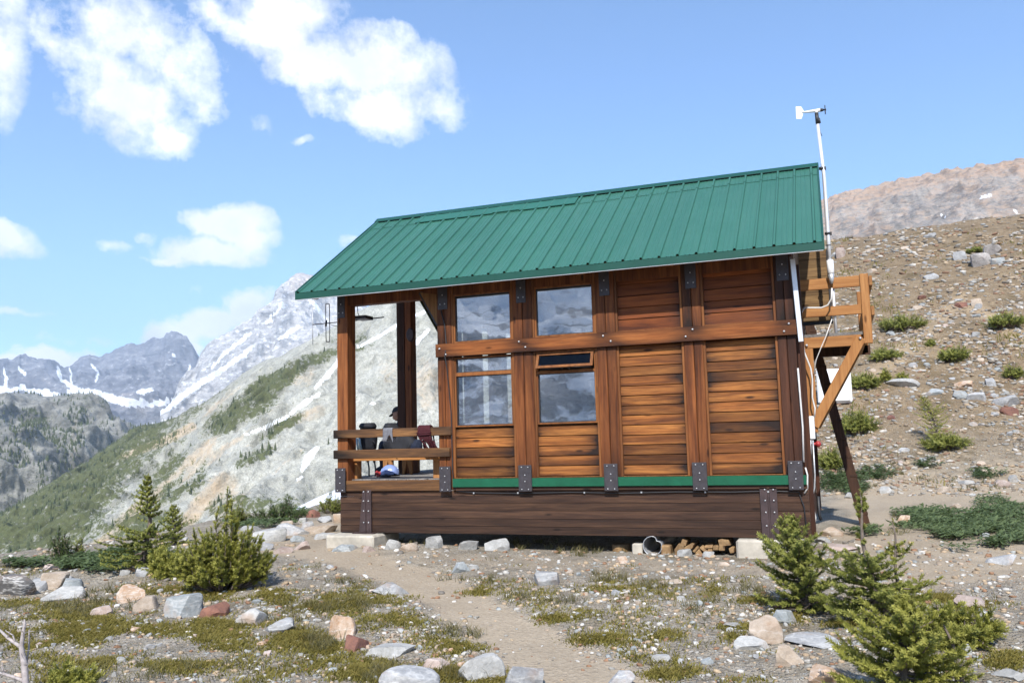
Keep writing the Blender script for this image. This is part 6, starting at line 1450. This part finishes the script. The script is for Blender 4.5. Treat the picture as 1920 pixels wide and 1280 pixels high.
def gear():
    # pack leaning at the left post
    Y = 11.75; c = UN(686, 826, Y); z0 = 1.51
    r = empty('rucksack', (c[0], Y, 1.46), 'black rucksack with pale teal straps beside the left porch post', 'rucksack')
    z_hi, z_lo = UZ(686, 797, Y), 1.46
    lump('pack_body', (c[0], Y + .06, (z_hi + z_lo) / 2), (.30, .26, z_hi - z_lo), CLOTH_BK, r, 71)
    lump('lid', (c[0] + .02, Y + .02, z_hi - .02), (.30, .26, .11), CLOTH_BK, r, 72)
    for dx in (-.07, -.02):
        mb = MB(); mb.tube([UN(672, 822, Y - .1) + [dx + .04, 0, 0], UN(673, 832, Y - .13) + [dx + .04, 0, 0], UN(674, 844, Y - .1) + [dx + .05, 0, 0]], .018, 6); mb.build('strap', CLOTH_TEAL, r)
    mb = MB(); mb.tube([UN(697, 824, Y), UN(703, 830, Y - .02), UN(702, 838, Y), UN(694, 843, Y)], .012, 6); mb.build('strap', CLOTH_BK, r)
    for x in (691, 703):
        o = MB(); o.tube([UN(x - 3, 850, 12.2), UN(x + 1, 878, 12.2), UN(x + 1, 893, 12.2)], .013, 7); o.tube([UN(x - 4, 850, 12.2), UN(x - 1, 866, 12.2)], .02, 7)
        o = o.build('trekking_pole', BLACKP, None, loc=UN(x, 893, 12.2)); tag(o, 'dark trekking pole standing on the porch deck, %s of the pair under the bench' % ('left' if x < 700 else 'right'), 'trekking pole')
    # black pack and clothes heap on the bench behind the rail
    Y = 12.2; r = empty('rucksack', (UX(740, 830, Y), Y, 1.45), 'big black rucksack slumped in the middle behind the porch rail', 'rucksack')
    lump('pack_body', UN(752, 832, Y), (.60, .3, .30), CLOTH_BK, r, 81, 3, .16); lump('lid', UN(733, 803, Y), (.30, .24, .17), CLOTH_BK, r, 82, 3, .2); lump('side_pocket', UN(779, 836, Y), (.22, .22, .20), CLOTH_NV, r, 83, 3, .2)
    # grey shirt over the rail
    x0, x1 = UX(717, 815, 10.94), UX(737, 815, 10.94)
    V = []; nu, nv = 10, 15
    for j in range(nv + 1):
        t = j / nv; L = .36
        for i in range(nu + 1):
            u = i / nu; x = x0 + (x1 - x0) * u + .012 * math.sin(t * 5 + u * 3); s = t * .40 - (.08 if u > .45 else 0) * 0
            if s < .155: p = (10.935 - .006 * math.sin(u * 14) * (1 - s / .155) - .003, 1.665 + s + (-.03 if u < .3 else -.06 * math.sin(u * 8)) * (1 - s / .155))
            elif s < .225: p = (10.935 + (s - .155), 1.824)
            else: p = (11.005, 1.824 - (s - .225))
            V.append((x, p[0], p[1]))
    F = grid_faces(nv + 1, nu + 1); o = np_obj('grey_shirt', V, F, CLOTH_GY, None, True, loc=((x0 + x1) / 2, 10.95, 1.82)); md = o.modifiers.new('thick', 'SOLIDIFY'); md.thickness = .012; tag(o, 'grey shirt hung over the top porch rail', 'shirt')
    # maroon rope coil over the rail
    rg = random.Random(6); mb = MB(); xa, xb = UX(783, 815, 10.92), UX(806, 815, 10.92)
    for k in range(12):
        x = xa + (xb - xa) * (k + .5) / 12; l = rg.uniform(.20, .31); x2 = x + rg.uniform(-.02, .10)
        pts = [(x, 10.925, 1.70), (x, 10.925, 1.77), (x, 10.93, 1.825), (x, 10.97, 1.838), (x + .005, 11.01, 1.82), (x + .01, 11.03, 1.74), (x2, 11.03, 1.80 - l), (x2 + .03, 11.01, 1.80 - l - .03), (x2 + .05, 10.98, 1.80 - l), (x + .02, 10.93, 1.66), (x, 10.925, 1.70)]
        mb.tube(pts, .011, 6, cap=False)
    mb.tube([(xa - .01, 10.92, 1.74), (xa + .05, 10.908, 1.735), (xb - .01, 10.905, 1.74), (xb + .012, 10.93, 1.745)], .012, 6); mb.tube([(xa - .01, 10.92, 1.715), (xa + .05, 10.908, 1.71), (xb - .01, 10.905, 1.715), (xb + .012, 10.93, 1.72)], .012, 6)
    o = mb.build('rope_coil', ROPE, None, loc=((xa + xb) / 2, 10.95, 1.8)); tag(o, 'coil of maroon climbing rope hung over the top porch rail', 'rope')
    # helmet and red sling on the deck
    Y = 11.75; c = UN(731, 884, Y); R = .125; V, F = ICO[4]; V = V[:]; k = V.copy()
    keepz = V[:, 2] > -.25; F2 = np.array([f for f in F if keepz[f].all()]); k = k * [R * 1.15, R, R * 1.05]; k[:, 2] -= .012 * np.cos(np.arctan2(V[:, 1], V[:, 0]) * 6) * (V[:, 2] < .5)
    r = empty('helmet', (c[0], Y, ZFL), 'light blue climbing helmet lying on the porch deck', 'helmet'); k = k + [c[0], Y, ZFL + .055]
    sh = np_obj('shell', k, F2, HELM, None, True, r); md = sh.modifiers.new('thick', 'SOLIDIFY'); md.thickness = .01
    mb = MB(); mb.tube([(c[0] + R * 1.17 * math.cos(a), Y + R * 1.02 * math.sin(a), ZFL + .028) for a in np.linspace(0, 6.283, 25)], .012, 6, cap=False); mb.build('rim', BLACKP, r)
    mb = MB(); mb.tube([(c[0] + .1, Y - .12, ZFL + .03), (c[0] + .05, Y - .16, ZFL + .01), (c[0] - .08, Y - .15, ZFL + .012)], .01, 6); mb.build('chin_strap', BLACKP, r)
    c = UN(713, 887, Y); mb = MB(); rg = random.Random(9)
    for q in range(7):
        a0 = rg.uniform(0, 6.28); rr = rg.uniform(.04, .075); h = rg.uniform(.015, .10); mb.tube([(c[0] + rr * math.cos(a0 + t), Y + rr * math.sin(a0 + t), ZFL + .012 + h * (.6 + .4 * math.sin(t * 2 + q))) for t in np.linspace(0, 6.0, 18)], .013, 6)
    o = mb.build('sling_bundle', RED, None, loc=(c[0], Y, ZFL)); tag(o, 'bundle of dark red slings beside the blue helmet', 'sling')
gear()
def skin_chain(V, E, R, name, mat, parent, sub=2):
    me = bpy.data.meshes.new(name); b = base_of(parent); me.from_pydata([tuple(np.array(v) - b) for v in V], E, []); o = link(bpy.data.objects.new(name, me)); o.parent = parent; me.materials.append(mat)
    md = o.modifiers.new('skin', 'SKIN'); md.use_smooth_shade = True
    for i, r in enumerate(R): me.skin_vertices[0].data[i].radius = (r, r) if not hasattr(r, '__len__') else r
    me.skin_vertices[0].data[0].use_root = True
    s = o.modifiers.new('sub', 'SUBSURF'); s.levels = sub; s.render_levels = sub
    return o
def person():
    Y = 13.38; hd = UN(746.5, 776, Y); hx, hz = hd[0], hd[2]
    px, pz = hx + .16, ZFL + .50                                      # pelvis on a box, facing -X, bent forward
    r = empty('person', (px, Y, ZFL), 'person in a dark cap and dark jacket sitting behind the far porch post, head bowed', 'person')
    o = MB(); o.box(px - .03, px + .17, Y - .16, Y + .16, ZFL, ZFL + .40, .3); o = o.build('wooden_crate', W_NEW, None, .01, loc=(px, Y, ZFL)); tag(o, 'low wooden box the seated person sits on behind the far post', 'box')
    V = [(px, Y, pz), (px - .0, Y, pz + .17), (px - .05, Y, pz + .34), (hx + .09, Y, hz - .24), (hx + .05, Y, hz - .13), (hx + .01, Y, hz - .06)]
    E = [(0, 1), (1, 2), (2, 3), (3, 4), (4, 5)]; R = [(.14, .17), (.12, .15), (.12, .17), (.10, .15), (.055, .055), (.06, .06)]
    for s in (-1, 1):
        b0 = len(V); sx = hx + .10
        V += [(px - .04, Y + .10 * s, pz - .01), (px - .42, Y + .13 * s, pz + .02), (px - .40, Y + .13 * s, pz - .40), (px - .52, Y + .14 * s, ZFL + .05)]; E += [(0, b0), (b0, b0 + 1), (b0 + 1, b0 + 2), (b0 + 2, b0 + 3)]; R += [.09, .07, .05, (.045, .04)]
        b1 = len(V); V += [(sx, Y + .19 * s, hz - .27), (sx - .06, Y + .22 * s, hz - .55), (sx - .30, Y + .12 * s, hz - .56), (sx - .36, Y + .09 * s, hz - .55)]; E += [(3, b1), (b1, b1 + 1), (b1 + 1, b1 + 2), (b1 + 2, b1 + 3)]; R += [.065, .05, .036, (.04, .02)]
    skin_chain(V, E, R, 'body', JACKET, r)
    hv, hf = ICO[3]; hv = hv * [.098, .078, .118]; hv[:, 0] -= .02 * (hv[:, 2] < -.02) * (hv[:, 0] < 0); hv[:, 1] *= 1 - .25 * sm(0, -.11, hv[:, 2])
    nose = np.exp(-(((hv[:, 1]) / .014) ** 2 + ((hv[:, 2] + .015) / .022) ** 2)) * (hv[:, 0] < 0); hv[:, 0] -= .024 * nose
    for sy in (-1, 1): hv[:, 0] += .010 * np.exp(-(((hv[:, 1] - sy * .03) / .016) ** 2 + ((hv[:, 2] - .012) / .012) ** 2)) * (hv[:, 0] < 0)
    a = rad(-18); Rm = np.array([[math.cos(a), 0, math.sin(a)], [0, 1, 0], [-math.sin(a), 0, math.cos(a)]]); tr = lambda v: (np.asarray(v) @ Rm.T) + [hx, Y, hz]
    np_obj('head', tr(hv), hf, SKIN, None, True, r)
    for sy in (-1, 1):
        mb = MB(); c = tr([(.012, sy * .08, -.005)])[0]; mb.ball(c, .03, 10, 6, 0, (.55, .3, 1)); mb.build('ear', SKIN, r)
        mb = MB(); c = tr([(-.088, sy * .03, .012)])[0]; mb.ball(c, .011, 8, 5); mb.build('eye', BLACKP, r)
        for f in range(5):                                             # fingers, thumb from the side of the palm
            p0 = np.array([hx + .10 - .37, Y + (.09 + (f - 1.5) * .018) * sy, hz - .55]); L = (.07, .078, .072, .058, .05)[f]
            if f == 4: p0 = np.array([hx + .10 - .335, Y + .05 * sy, hz - .54]); pts = [p0, p0 + [-.03, -.02 * sy, .005], p0 + [-.05, -.022 * sy, -.012]]
            else: pts = [p0, p0 + [-L * .5, 0, .004], p0 + [-L * .85, 0, -.02], p0 + [-L * .95, 0, -.045]]
            mb = MB(); mb.tube(pts, [.009, .0085, .008, .006][:len(pts)], 6); mb.build('finger', SKIN, r)
    mb = MB(); c = tr([(-.105, 0, -.055)])[0]; mb.ball(c, .02, 8, 5, 0, (.4, 1, .3)); mb.build('mouth', plain('lips', (.28, .11, .09), .5), r)
    cv, cf = ICO[3]; kp = cv[:, 2] > .12; cf2 = np.array([f for f in cf if kp[f].all()]); np_obj('cap', tr(cv * [.108, .09, .13] + [0, 0, .006]), cf2, CAPM, None, True, r)
    br = [(-.09, -.07, .03), (-.16, -.045, .012), (-.175, 0, .01), (-.16, .045, .012), (-.09, .07, .03)]; mb = MB(); mb.add(list(tr(br)) + list(tr(np.array(br) + [0, 0, .008])), [[0, 1, 2, 3, 4], [9, 8, 7, 6, 5]] + [[i, (i+1) % 5, 5 + (i+1) % 5, 5 + i] for i in range(5)]); mb.build('cap_brim', CAPM, r)
person()
# ------------------------------------------------------------------ far conifers and a late snow bank
def far_trees(name, V, q, F, fn, n, hrange, seed, label, pixbox, hpx):
    rg = np.random.default_rng(seed); qx, qy = q; c = V[F].mean(1); cx, cy = qx[F].mean(1), qy[F].mean(1)
    a = np.linalg.norm(np.cross(V[F[:, 1]] - V[F[:, 0]], V[F[:, 3]] - V[F[:, 0]]), axis=1)
    w = np.clip(fn(cx, cy, c), 0, 1) ** 3 * a * (cx > pixbox[0]) * (cx < pixbox[1]) * (cy > pixbox[2]) * (cy < pixbox[3])
    w = w * sm(-.1, .35, fbm(c[:, 0] / 45, c[:, 1] / 45, seed, 4))
    i = rg.choice(len(F), n, p=w / w.sum()); u = rg.random((n, 1)); v = rg.random((n, 1)); f = F[i]
    P = (V[f[:, 0]] * (1 - u) + V[f[:, 1]] * u) * (1 - v) + (V[f[:, 3]] * (1 - u) + V[f[:, 2]] * u) * v
    h = rg.uniform(*hrange, n); r = h * rg.uniform(.16, .26, n); k = 6; ang = np.arange(k) * 2 * np.pi / k
    Vs = []; Fs = []
    for t, (z0, z1, rr) in enumerate(((.0, .55, 1.0), (.3, .8, .72), (.58, 1.0, .45))):
        ring = P[:, None] + np.stack([np.cos(ang)[None] * (r * rr)[:, None] * rg.uniform(.7, 1.2, (n, k)), np.sin(ang)[None] * (r * rr)[:, None] * rg.uniform(.7, 1.2, (n, k)), (h * z0)[:, None] + 0 * ang[None]], -1)
        apex = P + np.stack([0 * h, 0 * h, h * z1], -1); Vs.append(np.concatenate([ring, apex[:, None]], 1))
    Vv = np.concatenate(Vs, 1).reshape(-1, 3); b = (np.arange(n) * 3 * (k + 1))[:, None, None]
    tri = np.concatenate([np.array([[t * (k + 1) + j, t * (k + 1) + (j + 1) % k, t * (k + 1) + k] for j in range(k)]) for t in range(3)])
    o = link(bpy.data.objects.new(name, np_mesh(name, Vv, (tri[None] + b).reshape(-1, 3), FARTREE, dict(rnd=np.repeat(rg.random(n), 3 * (k + 1)), tip=np.zeros(len(Vv))))))
    tag(o, label, 'conifers', None, 'stuff')
FARTREE = leaf_mat('far_needles', (0.035, 0.048, 0.02), (0.085, 0.105, 0.04), (0.1, 0.1, 0.05), 0.1)
far_trees('slope_conifers', VB, qB, fB, vegB, 4200, (1.3, 3.6), 201, 'scattered small conifers on the far scree slope beyond the ridge', (-300, 700, 620, 1140), 0)
far_trees('spur_conifers', VC, qC, fC, vegC, 8000, (2.5, 6.0), 202, 'small conifers covering the rocky spur at the far left', (-300, 330, 730, 1040), 0)
def snow_bank():
    m, nt, b = newmat('old_snow'); k = N(nt); n = k.noise(k.pos(), 1.5, 6, .6); k.lk(k.ramp(n, [(.3, (.74, .76, .80)), (.7, (.86, .88, .90))]), b.inputs['Base Color']); b.inputs['Roughness'].default_value = .7; k.bump(n, .4, .15, b)
    top = [(470, 990), (520, 968), (560, 949), (600, 930), (640, 913), (700, 890), (780, 866)]; xs = np.linspace(470, 780, 50); ys = np.interp(xs, *zip(*top)) + 1.5 * fbm(xs * .05, 0 * xs, 1.0, 3)
    rows = []
    for d, dy in ((62, 0), (54, 10), (46, 26), (40, 48), (36, 80)): rows.append(at_dist(xs, ys + dy, np.full(50, float(d))))
    far = rows[0] + [0, 0, 0]; dirn = rows[0] - CAM; dirn[:, 2] = 0; dirn /= np.linalg.norm(dirn, axis=1)[:, None]
    rows = [rows[0] + dirn * 14 - [0, 0, 9], rows[0] + dirn * 4 - [0, 0, 1.2]] + rows + [rows[-1] - dirn * 2 - [0, 0, 14]]
    A = np.array(rows); o = link(bpy.data.objects.new('snow_patch', np_mesh('snow_patch', A.reshape(-1, 3), grid_faces(len(rows), 50), m, None, True))); o['kind'] = 'structure'
snow_bank()
# ------------------------------------------------------------------ light
SUN_AZ, SUN_EL = 14.0, 45.0        # degrees to the right of the direction "out of the long wall", elevation
def world():
    w = bpy.data.worlds.new('World'); sc.world = w; w.use_nodes = True; nt = w.node_tree; k = N(nt)
    bg = nt.nodes['Background']; sky = k.n('TexSky'); sky.sky_type = 'NISHITA'; sky.sun_disc = False
    sky.sun_elevation = rad(SUN_EL); sky.sun_rotation = rad(180 - SUN_AZ); sky.altitude = 2200; sky.air_density = 1.0; sky.dust_density = 0.6; sky.ozone_density = 1.6
    gen = k.n('TexCoord').outputs['Generated']
    d = k.vmath('NORMALIZE', gen); sx = k.n('SeparateXYZ'); k.lk(d, sx.inputs[0])
    az = k.math('ARCTAN2', sx.outputs[0], sx.outputs[1]); el = k.math('ARCSINE', sx.outputs[2])
    cb = k.n('CombineXYZ'); k.lk(az, cb.inputs[0]); k.lk(el, cb.inputs[1]); ae = cb.outputs[0]
    wn = k.noise(ae, 7.0, 6, 0.62, 'Color'); wv = k.vmath('SCALE', k.vmath('SUBTRACT', wn, (0.5, 0.5, 0.5)), scale=0.075)
    wn2 = k.noise(ae, 26.0, 5, 0.6, 'Color'); wv2 = k.vmath('SCALE', k.vmath('SUBTRACT', wn2, (0.5, 0.5, 0.5)), scale=0.018)
    p = k.vmath('ADD', k.vmath('ADD', ae, wv), wv2)
    tot = None; core = None
    for (cx, cy, rx, ry, ang, s) in CLOUDS:
        v = ray(cx, cy); v = v / np.linalg.norm(v); a0, e0 = math.atan2(v[0], v[1]), math.asin(v[2])
        mp = k.n('Mapping'); mp.vector_type = 'TEXTURE'; mp.inputs['Location'].default_value = (a0, e0, 0)
        mp.inputs['Rotation'].default_value = (0, 0, rad(-ang)); mp.inputs['Scale'].default_value = (rx / FPX * .95, ry / FPX * .88, 1)
        k.lk(p, mp.inputs['Vector']); L = k.vmath('LENGTH', mp.outputs[0])
        m = k.math('MULTIPLY', k.math('SUBTRACT', 1.35, L, clamp=True), s * 0.95)
        tot = m if tot is None else k.math('MAXIMUM', tot, m)
    fb = k.math('ADD', k.math('MULTIPLY', k.noise(ae, 14.0, 9, 0.65), .7), k.math('MULTIPLY', k.noise(ae, 46.0, 7, 0.65), .3))
    dens = k.ramp(k.math('ADD', tot, k.math('MULTIPLY', k.math('SUBTRACT', fb, 0.5), k.math('MULTIPLY', k.ramp(tot, [(0.0, 0.0), (0.2, 1.0)]), 3.0))), [(0.08, 0.0), (0.3, 0.35), (0.75, 1.0)])
    shade = k.noise(k.vmath('ADD', ae, (0.01, 0.03, 0)), 12.0, 5, 0.55)
    ccol = k.mix(k.ramp(shade, [(0.35, 0.0), (0.65, 1.0)]), CLOUD_DK, CLOUD_LT)
    col = k.mix(k.math('MULTIPLY', dens, 0.96), k.mix(1.0, sky.outputs[0], SKY_TINT, 'MULTIPLY'), ccol)
    k.lk(col, bg.inputs['Color']); bg.inputs['Strength'].default_value = SKY_STR
SKY_STR = 0.13; SKY_TINT = (0.78, 1.01, 1.18)
CLOUD_LT = (7.0, 7.0, 7.1); CLOUD_DK = (5.0, 5.1, 5.35)
CLOUDS = [(0, 95, 45, 115, 0, .8), (225, 40, 130, 75, 0, .75), (160, 110, 90, 50, 20, .6), (235, 180, 105, 80, 20, .95), (300, 240, 55, 40, 20, .9), (345, 120, 75, 90, 20, .55), (385, 175, 45, 35, 30, .5),
          (450, 45, 110, 35, 20, .6), (545, 75, 100, 60, 25, .8), (540, 10, 110, 45, 0, .8), (610, 110, 80, 60, 25, .9), (715, 140, 135, 78, 12, 1.0), (690, 205, 110, 42, 8, 1.0), (810, 190, 72, 40, 10, .75), (575, 265, 18, 9, 0, .32), (490, 235, 30, 22, 30, .2),
          (438, 416, 68, 40, 8, 1.35), (468, 455, 44, 42, 0, 1.0), (400, 470, 92, 30, 2, 1.05), (318, 480, 44, 14, 0, .9), (210, 447, 34, 16, 0, .55), (282, 430, 18, 14, 0, .4), (18, 458, 48, 28, 0, .95),
          (400, 600, 112, 34, -22, 1.3), (462, 570, 46, 32, -15, 1.3), (345, 628, 66, 28, -10, 1.1), (112, 672, 62, 20, 0, 1.2), (60, 684, 40, 20, 0, .9), (20, 690, 40, 14, 0, .7), (378, 655, 14, 12, 0, .9), (150, 635, 60, 12, 0, .3), (20, 590, 70, 9, -6, .4), (365, 535, 18, 11, 0, .45), (660, 455, 45, 14, 0, .35), (1950, 330, 40, 10, 0, .0)]
world()
sl = bpy.data.lights.new('sun', 'SUN'); sl.energy = 4.4; sl.angle = rad(0.53); sl.color = (1.0, 0.955, 0.89)
so = link(bpy.data.objects.new('sun', sl))
_d = Vector((math.sin(rad(SUN_AZ)) * math.cos(rad(SUN_EL)), -math.cos(rad(SUN_AZ)) * math.cos(rad(SUN_EL)), math.sin(rad(SUN_EL))))
so.rotation_euler = _d.to_track_quat('Z', 'Y').to_euler(); so.location = _d * 50
# ------------------------------------------------------------------ air
def haze():
    mb = MB(); mb.box(-6000, 6000, -6000, 6000, -143, 1150); m = bpy.data.materials.new('haze'); m.use_nodes = True; nt = m.node_tree; nt.nodes.clear()
    o = nt.nodes.new('ShaderNodeOutputMaterial'); v = nt.nodes.new('ShaderNodeVolumePrincipled')
    v.inputs['Color'].default_value = (0.74, 0.86, 1.0, 1); v.inputs['Density'].default_value = HAZE; v.inputs['Anisotropy'].default_value = 0.2
    nt.links.new(v.outputs[0], o.inputs['Volume'])
    b = mb.build('haze', m); b['kind'] = 'stuff'; b['label'] = 'thin pale air haze veiling the far mountains'; b['category'] = 'haze'
HAZE = 0.00014
haze()
sc.view_settings.view_transform = 'Standard'; sc.view_settings.look = 'None'; sc.view_settings.exposure = 0.8; sc.view_settings.gamma = 1.0
sc.render.engine = 'CYCLES'; sc.cycles.use_denoising = True; sc.cycles.max_bounces = 8; sc.cycles.volume_bounces = 1; sc.cycles.transparent_max_bounces = 12
